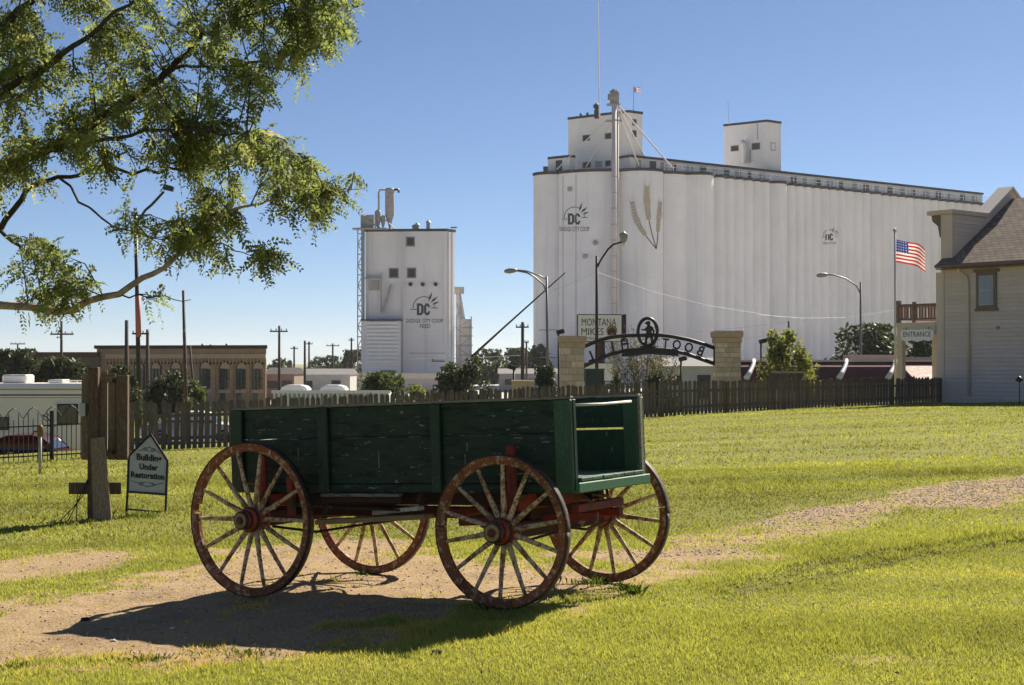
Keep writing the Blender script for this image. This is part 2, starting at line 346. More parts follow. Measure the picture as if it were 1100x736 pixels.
def build_grass():
    Vs, Fs, Ts = [], [], []; off = 0
    for (y0, y1, n, h, w, k) in ((6.2, 10, 300000, .026, .0038, 1), (10, 15, 310000, .027, .0048, 1), (15, 25, 240000, .028, .0088, 1), (25, 60, 240000, .030, .017, 1)):
        y = np.sqrt(rng.random(n)*(y1**2-y0**2)+y0**2); x = (rng.random(n)-.5)*2*y*.48
        dd = dirt(x, y); cl = .5+.5*vnoise(x, y, .25, 21)
        fen = 41+(x+9)*.66
        clump = vnoise(x, y, .20, 33) > .62; keep = (rng.random(n) > np.clip(dd*1.22, 0, np.where(clump, .72, .975))) & (y < np.clip(fen+1, 38, 62)); x, y, dd, cl = x[keep], y[keep], dd[keep], cl[keep]
        n = len(x); z = GR(x, y); ang = rng.random(n)*2*np.pi
        patch = .5+.5*vnoise(x, y, 1.3, 22); long = np.clip(vnoise(x, y, .6, 23)-.35, 0, 1)*1.6
        hh = h*(.35+.9*rng.random(n))*(.62+.6*patch+long*1.3)*(1-.25*dd)*np.where(rng.random(n) < .02, 1.7, 1)
        rr_ = rut(x, y); hh *= 1-.4*np.exp(-(rr_/.06)**2)+.8*np.exp(-((rr_-.16)/.05)**2)
        # tall tufts that ring the near edge of the bare patch and the wheels
        lean = rng.normal(0, .55, (n, 2))*hh[:, None]; ww = w*(.6+.8*rng.random(n))
        cx, sx = np.cos(ang)*ww, np.sin(ang)*ww
        V = np.empty((n, 3, 3)); V[:, 0] = np.stack([x-cx, y-sx, z-.004], 1); V[:, 1] = np.stack([x+cx, y+sx, z-.004], 1)
        V[:, 2] = np.stack([x+lean[:, 0], y+lean[:, 1], z+hh], 1)
        Vs.append(V.reshape(-1, 3)); Fs.append(np.arange(n*3).reshape(-1, 3)+off); off += n*3
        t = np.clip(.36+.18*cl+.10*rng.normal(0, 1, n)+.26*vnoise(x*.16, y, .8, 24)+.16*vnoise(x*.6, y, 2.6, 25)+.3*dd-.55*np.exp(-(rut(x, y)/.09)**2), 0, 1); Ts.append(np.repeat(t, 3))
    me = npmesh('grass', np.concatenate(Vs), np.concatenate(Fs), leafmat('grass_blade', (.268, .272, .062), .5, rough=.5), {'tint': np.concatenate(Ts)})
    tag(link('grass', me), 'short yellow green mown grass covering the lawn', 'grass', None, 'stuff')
build_grass()
def build_gravel():
    n = 70000; y = np.sqrt(rng.random(n)*(24**2-6.8**2)+6.8**2); x = (rng.random(n)-.5)*2*y*.48
    n2 = 60000; y2 = np.sqrt(rng.random(n2)*(23**2-13**2)+13**2); x = np.concatenate([x, y2*(.06+.36*rng.random(n2))]); y = np.concatenate([y, y2]); n = n+n2; dd = dirt(x, y); k = rng.random(n) < dd*1.1-.2; x, y = x[k], y[k]; n = len(x); z = GR(x, y)
    s = (.0025+.012*rng.random(n)**7)*np.clip(y/13, .85, 1.2)+.0025*rng.random(n); base = np.array([(1, 0, 0), (0, 1, 0), (-1, 0, 0), (0, -1, 0), (0, 0, .7), (0, 0, -.7)], float)
    jit = base[None]*(.7+.6*rng.random((n, 6, 1))); a = rng.random(n)*6.28; c, sn = np.cos(a)[:, None], np.sin(a)[:, None]
    V = np.stack([jit[:, :, 0]*c-jit[:, :, 1]*sn, jit[:, :, 0]*sn+jit[:, :, 1]*c, jit[:, :, 2]], 2)*s[:, None, None]+np.stack([x, y, z+.002], 1)[:, None]
    f = np.array([(0, 1, 4), (1, 2, 4), (2, 3, 4), (3, 0, 4), (1, 0, 5), (2, 1, 5), (3, 2, 5), (0, 3, 5)])
    Fc = (f[None]+(np.arange(n)*6)[:, None, None]).reshape(-1, 3)
    m, nt, p = nodes_of('gravel_stone'); a_ = nt.nodes.new('ShaderNodeAttribute'); a_.attribute_name = 'tint'
    nt.links.new(mixc(nt, a_.outputs['Fac'], (.20, .15, .105), (.52, .45, .36)), p.inputs['Base Color']); p.inputs['Roughness'].default_value = .9
    tag(link('gravel', npmesh('gravel', V.reshape(-1, 3), Fc, m, {'tint': np.repeat(rng.random(n)**.8, 6)})), 'loose pale gravel scattered over the dirt track', 'gravel', None, 'stuff')
build_gravel()
for lab, px, py, r in (('larger white stone lying in the wagon shadow', 185, 674, .016), ('small white stone at the front edge of the wagon shadow', 122, 687, .016), ('pale stone beside the foot of the rear wheel', 273, 646, .014), ('dark clod of earth on the grass in front of the wagon', 469, 703, .03), ('dark twig heap on the bare dirt left of the wagon', 92, 665, .024)):
    p = gp(px, py); bm = bmesh.new(); bmesh.ops.create_icosphere(bm, subdivisions=2, radius=r)
    for v in bm.verts: v.co *= 1+.25*random.uniform(-1, 1); v.co.z *= .6; v.co.x *= 1.3
    me = bpy.data.meshes.new('stone'); bm.to_mesh(me); bm.free(); me.materials.append(plain('pale_stone', (.55, .52, .47), .9, .2, 20) if 'white' in lab or 'pale' in lab else plain('dark_clod', (.03, .025, .02), .95, .3, 20, .01))
    o = link('stone', me); o.location = (p[0], p[1], GR(np.array([p[0]]), np.array([p[1]]))[0]+r*.3); tag(o, lab, 'stone')
def build_litter():
    n = 1500; y = np.sqrt(rng.random(n)*(26**2-6.8**2)+6.8**2); x = (rng.random(n)-.5)*2*y*.48; P = np.stack([x, y, GR(x, y)+.012+.012*rng.random(n)], 1); V, Fc = tri_leaves0(P, .010)
    m = leafmat('dry_leaf', (.13, .085, .045), .3); tag(link('fallen_leaves', npmesh('fallen_leaves', V, Fc, m, {'tint': np.repeat(rng.random(n), 4)})), 'small dry fallen leaves strewn over lawn and dirt', 'leaves', None, 'stuff')
def tri_leaves0(P, size):
    n = len(P); a = rng.normal(size=(n, 3)); a[:, 2] *= .3; a /= np.linalg.norm(a, axis=1)[:, None]; b = rng.normal(size=(n, 3)); b -= a*(a*b).sum(1)[:, None]; b /= np.linalg.norm(b, axis=1)[:, None]; s = (size*(.5+1.1*rng.random(n)))[:, None]
    return np.stack([P-a*s, P+b*s*.5, P+a*s, P-b*s*.5], 1).reshape(-1, 3), np.arange(n*4).reshape(-1, 4)
build_litter()
# the street beyond the fence
mb = MB(); S = [(x, 66+x*.35) for x in range(-60, 100, 10)]
for (a, b), (c, d) in zip(S[:-1], S[1:]):
    q = []
    for (x, y) in ((a, b), (c, d), (c, d+11), (a, b+11)): q.append((x, y, gz(x, y)+.05))
    mb.quad(*q)
tag(link('street', mb.mesh('street', plain('asphalt', (.05, .05, .052), .9, .2, 2))), 'asphalt street beyond the picket fence', None, None, 'structure')
# added pale ground that bounces sunlight onto the shaded elevator and mill walls
mb = MB(); xs_ = list(range(-260, 341, 50)); ys_ = [168, 200, 260, 330]
for a, b in zip(xs_[:-1], xs_[1:]):
    for c, d in zip(ys_[:-1], ys_[1:]): mb.quad(*[(x, y, gz(x, y)+.25) for x, y in ((a, c), (b, c), (b, d), (a, d))])
tag(link('bounce_ground', mb.mesh('bounce_ground', plain('bounce_pale', (.50, .465, .42), .95, .12, .4))), 'added pale ground sheet bouncing light onto the grain elevator', None, None, 'structure')
# ------------------------------------------------------------------ the wagon (built upright at its own origin, then set down on the sloping ground)
wag = thing('farm_wagon', 'old green wooden farm wagon with worn spoked wheels parked on the dirt track', 'wagon', (0, 0, 0))
OX = 1.9
WXB, WL, WW, WZB, WHB = -3.333+OX, 2.94, 1.067, .774, .603
WXF, WXR, WT_, WRF, WRR = -.832+OX, -2.978+OX, 1.533, .505, .561
def make_wheel(cx, side, r, broken=False, nsp=14):
    """side -1 faces the camera; outer rim face at |y| = WT_/2"""
    y0 = side*WT_/2; wh = empty('wheel', (cx, y0, r), wag); c = Vector((cx, y0-side*.03, r)); ax = Vector((0, side, 0))
    def ring(prof, a0, a1, n, mb):
        o = len(mb.v); k = len(prof)
        for i in range(n+1):
            t = a0+(a1-a0)*i/n
            for rr, w in prof: mb.v.append(tuple(c+Vector((math.cos(t)*rr, w*side, math.sin(t)*rr))))
        for i in range(n):
            for j in range(k): mb.f.append((o+i*k+j, o+i*k+(j+1) % k, o+(i+1)*k+(j+1) % k, o+(i+1)*k+j))
        mb.f.append(tuple(o+j for j in range(k))[::-1]); mb.f.append(tuple(o+n*k+j for j in range(k))); return mb
    rt = r-.008; rw = .056
    ty = MB(); ring([(r, -.031), (r, .031), (rt+.001, .031), (rt+.001, -.031)], 0, 2*math.pi, 72, ty); part('tyre', ty, M_iron, wh, True)
    ph = random.uniform(0, .4)
    for i in range(7):
        a0 = ph+2*math.pi*i/7+.006; a1 = ph+2*math.pi*(i+1)/7-.006
        if broken and a0 < 2.95 < a1:
            for b0, b1, sq in ((a0, 2.90, 0), (3.06, a1, 0)):
                m2 = MB(); ring([(rt, -.028), (rt, .028), (rt-rw*.75, .026), (rt-rw, .016), (rt-rw, -.016), (rt-rw*.75, -.026)], b0, b1, 8, m2); part('felloe', m2, M_rim, wh)
            m2 = MB(); ring([(rt, -.028), (rt, .028), (rt-rw*.4, .024), (rt-rw*.4, -.024)], 2.90, 3.06, 3, m2); part('felloe', m2, M_rim, wh)
            continue
        m2 = MB(); ring([(rt, -.028), (rt, .028), (rt-rw*.75, .026), (rt-rw, .016), (rt-rw, -.016), (rt-rw*.75, -.026)], a0, a1, 12, m2); part('felloe', m2, M_rim, wh)
    hubr = .078
    for i in range(nsp):
        t = ph+2*math.pi*(i+.5)/nsp; d = Vector((math.cos(t), 0, math.sin(t))); q = MB()
        inn = c+d*(hubr-.015)-ax*.045*0+ax*random.uniform(-.002, .002); out = c+d*(rt-rw+.004)
        q.tube([inn-ax*.035, inn-ax*.035+d*.05+ax*.004, c+d*(.5*rt)-ax*.012, out-d*.03, out], [.020, .021, .0165, .014, .013], 7); part('spoke', q, M_spoke, wh, True)
    hb = MB(); hb.lathe([(.060, -.14), (.078, -.13), (.085, -.07), (.088, -.01), (.080, .04), (.064, .055), (.060, .11), (.052, .118), (.030, .118), (.030, .095)], c, ax, 20); part('hub', hb, M_hub, wh, True)
    for z, rr in ((-.085, .090), (.018, .090), (.062, .068), (.104, .065)):
        q = MB(); q.lathe([(rr, z-.011), (rr+.003, z-.008), (rr+.003, z+.008), (rr, z+.011)], c, ax, 20); part('hub_band', q, M_iron, wh, True)
    q = MB(); q.lathe([(.056, .1185), (.054, .122), (.034, .122), (.034, .1185)], c, ax, 20); part('hub_end', q, M_tan, wh)
    q = MB(); q.lathe([(.030, .09), (.030, .112), (.024, .130), (.010, .134)], c, ax, 6); part('axle_nut', q, M_red, wh)
for cx, side, r, b in ((WXF, -1, WRF, False), (WXR, -1, WRR, True), (WXF, 1, WRF, False), (WXR, 1, WRR, False)): make_wheel(cx, side, r, b)
def wbox(name, x0, x1, y0, y1, z0, z1, mat, bev=.006, parent=None):
    return part(name, MB().box(((x0+x1)/2, (y0+y1)/2, (z0+z1)/2), (x1-x0, y1-y0, z1-z0)), mat, parent or wag, bevel=bev)
XB, XE = WXB, WXB+WL; Yn = WW/2; ZB, ZT = WZB, WZB+WHB; ZM = ZB+.36
wbox('side_board', XB+.004, XE-.02, -Yn+.028, -Yn+.056, ZB+.03, ZM-.002, M_green)
wbox('side_board', XB+.006, XE-.022, -Yn+.029, -Yn+.057, ZM+.002, ZT-.02, M_green)
wbox('top_rail', XB, XE-.01, -Yn+.018, -Yn+.062, ZT-.0195, ZT, M_edge, .004)
wbox('side_board', XB+.004, XE-.02, Yn-.056, Yn-.028, ZB+.03, ZM-.006, M_greenlit)  # far boards get a lighter green: interior light put into the colour
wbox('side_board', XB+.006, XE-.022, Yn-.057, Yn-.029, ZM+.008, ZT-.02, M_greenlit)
for i, (u, l) in enumerate(((.16, .22), (.55, .07), (1.06, .16), (1.36, .06), (1.62, .10), (2.05, .26), (2.45, .09))):
    wbox('split_edge', XB+u, XB+u+l, -Yn+.0262, -Yn+.0279, ZM-.004, ZM-.0012+.002*(i % 2), M_edge, 0)
for i, (u, z, l, h) in enumerate(((.62, .20, .012, .09), (1.35, .14, .010, .13), (2.08, .13, .012, .10), (2.10, .25, .010, .06), (2.55, .40, .05, .010), (2.48, .33, .07, .012), (2.70, .30, .06, .010), (2.36, .09, .30, .012), (1.55, .52, .03, .02))):
    wbox('bare_scrape', XB+u, XB+u+l, -Yn+.0264, -Yn+.0279, ZB+z, ZB+z+h, M_greyplank, 0)
wbox('top_rail', XB, XE-.01, Yn-.062, Yn-.018, ZT-.0195, ZT, M_edge, .004)
# the near side: lower sill plank and battens
wbox('sill_board', XB+.01, XE-.03, -Yn+.022, -Yn+.06, ZB-.035, ZB+.028, M_green)
wbox('sill_board', XB+.01, XE-.03, Yn-.06, Yn-.022, ZB-.035, ZB+.028, M_green)
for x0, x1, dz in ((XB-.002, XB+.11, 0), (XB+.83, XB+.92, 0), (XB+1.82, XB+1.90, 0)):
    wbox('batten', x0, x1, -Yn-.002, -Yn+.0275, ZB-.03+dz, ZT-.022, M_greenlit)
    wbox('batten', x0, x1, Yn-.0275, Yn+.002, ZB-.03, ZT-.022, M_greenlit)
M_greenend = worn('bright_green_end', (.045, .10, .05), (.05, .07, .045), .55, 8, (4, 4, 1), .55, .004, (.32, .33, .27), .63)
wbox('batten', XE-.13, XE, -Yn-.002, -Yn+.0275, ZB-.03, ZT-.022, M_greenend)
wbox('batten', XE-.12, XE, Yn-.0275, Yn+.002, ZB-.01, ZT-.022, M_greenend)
wbox('end_cleat', XE-.0195, XE+.004, -Yn+.029, -Yn+.066, ZB-.02, ZT-.022, M_greenlit, .003)
wbox('end_cleat', XE-.13, XE-.02, Yn-.08, Yn-.0575, ZB+.04, ZT-.03, M_greenend)
wbox('end_cleat', XE-.0195, XE+.004, Yn-.066, Yn-.029, ZB-.01, ZT-.022, M_edge, .003)
for i in range(6):
    y = -Yn+.07+i*(WW-.14)/6; wbox('floor_plank', XB+.03, XE+.02+random.uniform(-.006, .008), y+.003, y+(WW-.14)/6-.003, ZB+.036+random.uniform(0, .004), ZB+.064, M_floor, .004)
wbox('end_sill', XE-.03, XE+.03, -Yn+.03, Yn+.01, ZB-.035, ZB+.033, worn('green_end_sill', (.08, .21, .11), (.10, .12, .09), .58, 9, (3, 1, 3), .6))
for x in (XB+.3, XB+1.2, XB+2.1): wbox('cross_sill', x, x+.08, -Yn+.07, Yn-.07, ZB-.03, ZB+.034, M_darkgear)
wbox('end_gate', XB+.03, XB+.056, -Yn+.06, Yn-.06, ZB+.066, ZM-.004, M_green)
wbox('end_gate', XB+.03, XB+.056, -Yn+.06, Yn-.06, ZM+.004, ZT-.03, M_green)
part('end_rod', MB().tube([(XE-.05, -Yn+.05, ZT-.06), (XE-.045, 0, ZT-.062), (XE-.03, Yn-.14, ZT-.052)], .010, 8), plain('pale_rod', (.55, .50, .46), .6, .15, 20), wag, True)
wbox('hanging_plank', XB+.86, XB+1.56, -Yn-.03, -Yn+.018, ZB-.06, ZB-.036, M_greyplank)
wbox('hanging_plank', XB+.86, XB+1.56, -Yn-.012, -Yn+.016, ZB-.105, ZB-.0605, M_darkgear)
# running gear
for cx, r, nm in ((WXF, WRF, 'front'), (WXR, WRR, 'rear')):
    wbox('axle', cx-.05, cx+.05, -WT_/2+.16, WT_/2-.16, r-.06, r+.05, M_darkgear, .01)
    part('axle_skein', MB().tube([(cx, -WT_/2+.17, r), (cx, -WT_/2+.10, r)], [.05, .042], 12), M_iron, wag, True)
    part('axle_skein', MB().tube([(cx, WT_/2-.17, r), (cx, WT_/2-.10, r)], [.05, .042], 12), M_iron, wag, True)
    wbox('bolster', cx-.055, cx+.055, -.585, .585, ZB-.14 if nm == 'rear' else ZB-.15, ZB-.037, M_red, .008)
    wbox('bolster_block', cx-.05, cx+.05, -.42, .42, r+.052, ZB-.142, M_darkgear, .008)
    for s in (-1, 1):
        wbox('stake', cx-.03, cx+.03, s*.585-.024, s*.585+.024, ZB-.12, ZB+(.29 if nm == 'front' else .24), M_red, .008)
        part('stake_iron', MB().beam((cx, s*.612, ZB-.2), (cx, s*.612, ZB+.06), .03, .008, up=(0, 1, 0)), M_red, wag)
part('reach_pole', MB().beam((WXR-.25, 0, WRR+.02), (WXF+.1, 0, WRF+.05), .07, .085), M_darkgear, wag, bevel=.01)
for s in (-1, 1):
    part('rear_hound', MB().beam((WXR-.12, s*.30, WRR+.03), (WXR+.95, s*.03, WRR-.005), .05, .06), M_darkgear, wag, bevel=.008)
    part('front_hound', MB().beam((WXF-.55, s*.40, WRF+.03), (WXF+.42, s*.17, WRF+.06), .05, .06), M_red, wag, bevel=.008)
    part('brace_rod', MB().tube([(WXR+.95, s*.06, WRR-.03), (WXR+.3, s*.36, WRR-.12), (WXR, s*.5, WRR-.07)], .011, 6), M_iron, wag)
    part('brace_rod', MB().tube([(WXF-.5, s*.2, WRF-.02), (WXF, s*.42, WRF-.09), (WXF+.3, s*.2, WRF)], .010, 6), M_iron, wag)
wbox('sway_bar', WXF-.60, WXF-.54, -.46, .46, WRF+.062, WRF+.12, M_red)
wbox('cross_bar', WXF+.30, WXF+.36, -.33, .33, WRF+.092, WRF+.15, M_red)
wbox('side_beam', XB+.25, XE-.25, -.36, -.28, ZB-.13, ZB-.037, M_darkgear)
wbox('side_beam', XB+.25, XE-.25, .28, .36, ZB-.13, ZB-.037, M_darkgear)
part('drop_plank', MB().beam((WXR+.42, -.47, WRR-.035), (WXR+1.36, -.42, WRR+.01), .13, .035), M_tan, wag, bevel=.006)
part('brake_beam', MB().beam((WXR+.80, -.30, WRR+.02), (WXR+1.36, -.52, WRR+.075), .06, .03), worn('chipped_white', (.55, .52, .48), (.25, .03, .02), .62, 8), wag, bevel=.006)
part('brake_hanger', MB().beam((WXR+1.34, -.50, WRR+.10), (WXR+1.34, -.46, ZB-.04), .06, .04, up=(1, 0, 0)), M_darkgear, wag)
part('brake_hanger', MB().beam((WXR+.45, -.45, WRR-.01), (WXR+.45, -.40, ZB-.04), .03, .02, up=(1, 0, 0)), M_iron, wag)
part('brake_rod', MB().tube([(WXR+.25, -.60, WRR+.10), (WXR+.55, -.55, WRR+.08), (WXR+1.2, -.45, WRR+.05)], .010, 6), M_iron, wag)
part('brake_lever', MB().beam((WXR+.27, -.60, WRR+.02), (WXR+.27, -.60, WRR+.30), .04, .05, up=(1, 0, 0)), M_red, wag)
part('brake_lever', MB().beam((WXR+.27, -.60, WRR+.29), (WXR+.40, -.62, WRR+.33), .03, .03), M_red, wag)
part('chain', MB().tube([(XE-.12, .15, ZB-.04), (XE-.06, .05, ZB-.09), (XE-.10, -.12, ZB-.07), (XE-.02, -.25, ZB-.12), (XE-.06, -.34, ZB-.04)], .011, 6), M_iron, wag, True)
for i in range(10):
    x = XB+.2+i*.28+random.uniform(-.05, .05); part('bolt_head', MB().lathe([(.011, 0), (.009, .006)], (x, -Yn+.028, ZB+(.1 if i % 2 else .47)), (0, -1, 0), 6), M_iron, wag)
c_ = np.array([4.5221, -9.3188, 1.3703]); yw, pt_, rl = .5466, .0368, -.035
fw_ = np.array([-math.sin(yw)*math.cos(pt_), math.cos(yw)*math.cos(pt_), math.sin(pt_)]); rt_ = np.array([math.cos(yw), math.sin(yw), 0]); up_ = np.cross(rt_, fw_)
r2_ = rt_*math.cos(rl)+up_*math.sin(rl); u2_ = -rt_*math.sin(rl)+up_*math.cos(rl)
RM = np.stack([np.array([1., 0, 0]), FW, UP], 1)@np.stack([r2_, fw_, u2_], 1).T
tr = RM@(np.array([-OX, 0, 0])-c_)+CP
wag.matrix_world = Matrix([[*RM[0], tr[0]], [*RM[1], tr[1]], [*RM[2], tr[2]], [0, 0, 0, 1]])
# ------------------------------------------------------------------ foliage builders
def tri_leaves(P, size, flat=.0, hang=0):
    """one random leaf-shaped quad per point: V, F"""
    n = len(P); a = rng.normal(size=(n, 3)); a /= np.linalg.norm(a, axis=1)[:, None]; b = rng.normal(size=(n, 3))
    a[:, 2] = a[:, 2]*(1-flat)-hang; a /= np.linalg.norm(a, axis=1)[:, None]
    b -= a*(a*b).sum(1)[:, None]; b /= np.linalg.norm(b, axis=1)[:, None]
    s = (size*(.6+.8*rng.random(n)))[:, None]; V = np.stack([P-a*s, P+b*s*.45, P+a*s, P-b*s*.45], 1)
    return V.reshape(-1, 3), np.arange(n*4).reshape(-1, 4)
def shrub(name, label, cat, px0, px1, py_top, Y, mat, n=3500, leaf=.16, group=None, base=None, lobes=22, trunk=True, gap=.0, ry=None, top_only=False):
    """a tree or bush: a stem with limbs and a crown of leaf clumps; measured by its picture extent at distance Y"""
    x0, x1 = xat(px0, Y), xat(px1, Y); cx, rx = (x0+x1)/2, (x1-x0)/2; zb = gz(cx, Y) if base is None else base; zt = zat(py_top, Y); h = zt-zb
    t = thing(name, label, cat, (cx, Y, zb), group); ry = ry or rx*.8; low = .12 if not top_only else .35
    cen = []
    for i in range(lobes):
        th = random.uniform(0, 2*math.pi); u = random.uniform(low, .92); w = .45+.55*math.sin(math.pi*min(1, max(.05, (u-low+.1)/(1.25-low))))
        r_ = random.random()**.4*.80; cen.append((cx+math.cos(th)*rx*r_*w, Y+math.sin(th)*ry*r_*w, zb+h*u, random.uniform(.11, .27)))
    cen.append((cx+random.uniform(-.2, .2)*rx, Y, zb+h*.88, .22)); cen.append((cx-rx*.72, Y, zb+h*.45, .26)); cen.append((cx+rx*.72, Y, zb+h*.42, .26))
    mb = MB(); k = max(.03, h*.03)
    mb.tube([(cx, Y, zb-.1), (cx+.03*h, Y, zb+h*.2), (cx-.02*h, Y, zb+h*.5), (cx, Y, zb+h*.8)], [k, k*.8, k*.5, k*.15], 7)
    part('trunk', mb, M_bark, t, True)
    mb = MB()
    for c in cen[::2]:
        q = Vector((cx, Y, zb+h*random.uniform(.12, .35))); mb.tube([q, q.lerp(Vector(c[:3]), .5)+Vector((0, 0, h*.03)), Vector(c[:3])], [k*.45, k*.3, k*.08], 5)
    part('limbs', mb, M_bark, t, True)
    P = []; per = n//len(cen)
    for (a, b, c, r_) in cen:
        d = rng.normal(size=(per, 3)); d /= np.linalg.norm(d, axis=1)[:, None]; rad = rng.random(per)**.45
        R3 = np.array([rx*r_*1.6, ry*r_*1.6, h*r_*.95]); P.append(np.array([a, b, c])+d*rad[:, None]*R3)
    P = np.concatenate(P); P[:, 2] = np.clip(P[:, 2], zb+.03, zt+.1*rng.random(len(P))); P[:, 0] = np.clip(P[:, 0], x0-.05*rx*rng.random(len(P)), x1+.05*rx*rng.random(len(P)))
    if gap: k_ = vnoise(P[:, 0]*3/rx, P[:, 2]*3/rx, .5, 31)+.3*rng.normal(size=len(P)) > -1+gap*2-.6; P = P[k_]
    V, Fc = tri_leaves(P, leaf); part('crown', npmesh('crown', V, Fc, mat, {'tint': np.repeat(np.clip(.5+.22*rng.normal(size=len(P)), 0, 1), 4)}), None, t)
    return t
# ------------------------------------------------------------------ picket fences
FA = np.array([xat(132, 38.2), 38.2]); FB = np.array([xat(1013, 58), 58.0])
FD = (FB-FA)/np.linalg.norm(FB-FA); FL = np.linalg.norm(FB-FA); FANG = math.atan2(FD[1], FD[0]); FN = np.array([FD[1], -FD[0]])
def f_at(s): return FA+FD*s
def f_s(px):
    t = (px-550)/F; return (t*FA[1]-FA[0])/(FD[0]-t*FD[1])
def f_top(s):
    p = f_at(s); px = 550+F*p[0]/p[1]; return float(np.interp(px, [132, 250, 450, 600, 700, 850, 1013], [.62, .64, .80, .90, 1.03, 1.04, 1.07]))
M_picket = worn('weathered_picket', (.125, .098, .074), (.19, .16, .13), .55, 6, (5, 5, 1), .9, .003)
def picket_mesh(w, h, pt, th=.022):
    return MB().prism([(-w/2, -th/2, 0), (w/2, -th/2, 0), (w/2, -th/2, h-pt), (w*.06, -th/2, h), (-w*.06, -th/2, h), (-w/2, -th/2, h-pt)], (0, th, 0))
PICKS = [picket_mesh(w, 1.2, pt).mesh('picket', M_picket) for w, pt in ((.128, .07), (.12, .05), (.132, .03), (.112, .06))]
def fence_run(label, s0, s1):
    a = f_at(s0); t = thing('picket_fence', label, 'fence', (a[0], a[1], gz(*a)), 'weathered picket fence runs')
    s = s0
    while s < s1:
        p = f_at(s)+FN*.03; zb = gz(*p)+.02; h = f_top(s)-zb
        o = link('picket', random.choice(PICKS), t); o.location = (p[0], p[1], zb); o.rotation_euler = (random.gauss(0, .015), random.gauss(0, .016), FANG); o.scale = (1, 1, max(.7, h/1.2*(1+random.gauss(0, .022))))
        s += .172+random.gauss(0, .006)
    n = max(1, int((s1-s0)/2.6))
    for i in range(n+1):
        s = s0+(s1-s0)*i/n; p = f_at(s)-FN*.06; zb = gz(*p)
        part('post', MB().box((p[0], p[1], (zb-.1+f_top(s)-.05)/2), (.10, .10, f_top(s)-.05-zb+.1), Matrix.Rotation(FANG, 3, 'Z')), M_picket, t)
    for fr in (.24, .70):
        for i in range(n):
            q = []
            for s in (s0+(s1-s0)*i/n, s0+(s1-s0)*(i+1)/n-.01):
                p = f_at(s)-FN*.002; zb = gz(*p); q.append((p[0]-FN[0]*.028, p[1]-FN[1]*.028, zb+(f_top(s)-zb)*fr))
            part('rail', MB().beam(q[0], q[1], .04, .085), M_picket, t)
    return t
fence_run('grey picket fence run between the shuttered post and the wagon', f_s(141), f_s(560))
fence_run('long dark picket fence run under the arch, reaching the porch on the right', f_s(561.5), f_s(1011))
q = f_at(f_s(1018)); t = thing('picket_fence', 'short dark picket fence piece against the corner of the tan building', 'fence', (q[0], q[1], gz(*q)), 'weathered picket fence runs')
for px, w in ((1016.5, .16),):
    p = f_at(f_s(px)); part('post', MB().box((p[0], p[1], gz(*p)+.52), (w, .14, 1.15), Matrix.Rotation(FANG, 3, 'Z')), M_pole, t)
for i in range(6):
    p = f_at(f_s(1026+i*2.9)); zb = gz(*p); o = link('picket', PICKS[i % 4], t); o.location = (p[0], p[1], zb); o.rotation_euler = (0, random.gauss(0, .01), FANG); o.scale = (1, 1, .88)
p, q = f_at(f_s(1024)), f_at(f_s(1041))
for z in (.3, .8): part('rail', MB().beam((p[0]-FN[0]*-.03, p[1]+.05, gz(*p)+z), (q[0], q[1]+.05, gz(*q)+z), .04, .08), M_picket, t)
# wooden bin enclosure rising above the fence
p0, p1 = at(826, 400, 52.6), at(864, 400, 55.6); zt = p0.z; t = thing('board_enclosure', 'dark board enclosure standing up behind the fence under the pale tree', 'enclosure', (p0.x, p0.y, gz(p0.x, p0.y)))
d = (p1-p0); 
for i in range(9):
    a = p0.lerp(p1, (i+.04)/9); b = p0.lerp(p1, (i+.96)/9); zb = gz(a.x, a.y); part('board', MB().beam(((a.x+b.x)/2, (a.y+b.y)/2, zb), ((a.x+b.x)/2, (a.y+b.y)/2, zt-.03+random.uniform(-.02, .02)), (b-a).length, .03, up=(d.y, -d.x, 0)), M_picket, t)
part('top_rail', MB().beam(p0+Vector((0, -.03, 0)), p1+Vector((0, -.03, 0)), .12, .07), M_picket, t)
# ------------------------------------------------------------------ shuttered post, left foreground
Yp = 17.0; b0 = at(108, 557, Yp); gb = gz(b0.x, b0.y); t = thing('notice_post', 'weathered timber post carrying a shutter panel, plank leaning against it', 'post', (b0.x, Yp, gb))
M_shut = worn('shutter_board', (.24, .165, .10), (.31, .235, .16), .5, 7, (8, 8, 1), .85); M_postd = worn('dark_post_timber', (.115, .075, .047), (.17, .125, .085), .5, 7, (8, 8, 1), .9)
pp = lambda px, py, Y: at(px, py, Y)
def slab(name, px0, px1, py0, py1, Y, th, mat, par=t, bev=.008):
    a, b = at(px0, py1, Y), at(px1, py0, Y); return part(name, MB().box(((a.x+b.x)/2, Y, (a.z+b.z)/2), (b.x-a.x, th, b.z-a.z)), mat, par, bevel=bev)
slab('main_post', 95, 106.5, 394.5, 562, Yp, .11, M_postd)
for i, (a, b, ty) in enumerate(((87.5, 97.2, 402), (97.4, 106, 399), (106.2, 115.6, 398.5), (115.8, 124.6, 401))): slab('shutter_plank', a, b, ty, 494, Yp+.11+.004*(i % 2), .03, M_shut)
for y in (407, 488): slab('shutter_batten', 88, 124.5, y-3, y+3, Yp+.085, .02, M_shut)
slab('side_board', 125.2, 138, 403, 494, Yp+.10, .09, M_postd)
for y in (409, 486): slab('hinge', 120.5, 124, y-2.2, y+2.2, Yp+.07, .012, M_black)
a = at(98, 471, Yp-.11); 
part('leaning_plank', MB().beam(at(110.5, 560, Yp-.22), at(104.8, 470, Yp-.085), .20, .045, up=(0, 1, 0), w2=.15), worn('pale_plank', (.20, .14, .085), (.28, .215, .15), .5, 7, (8, 8, 1), .9), t, bevel=.008)
slab('cross_board', 74, 130, 518.3, 531, Yp-.03+.11, .03, M_postd)
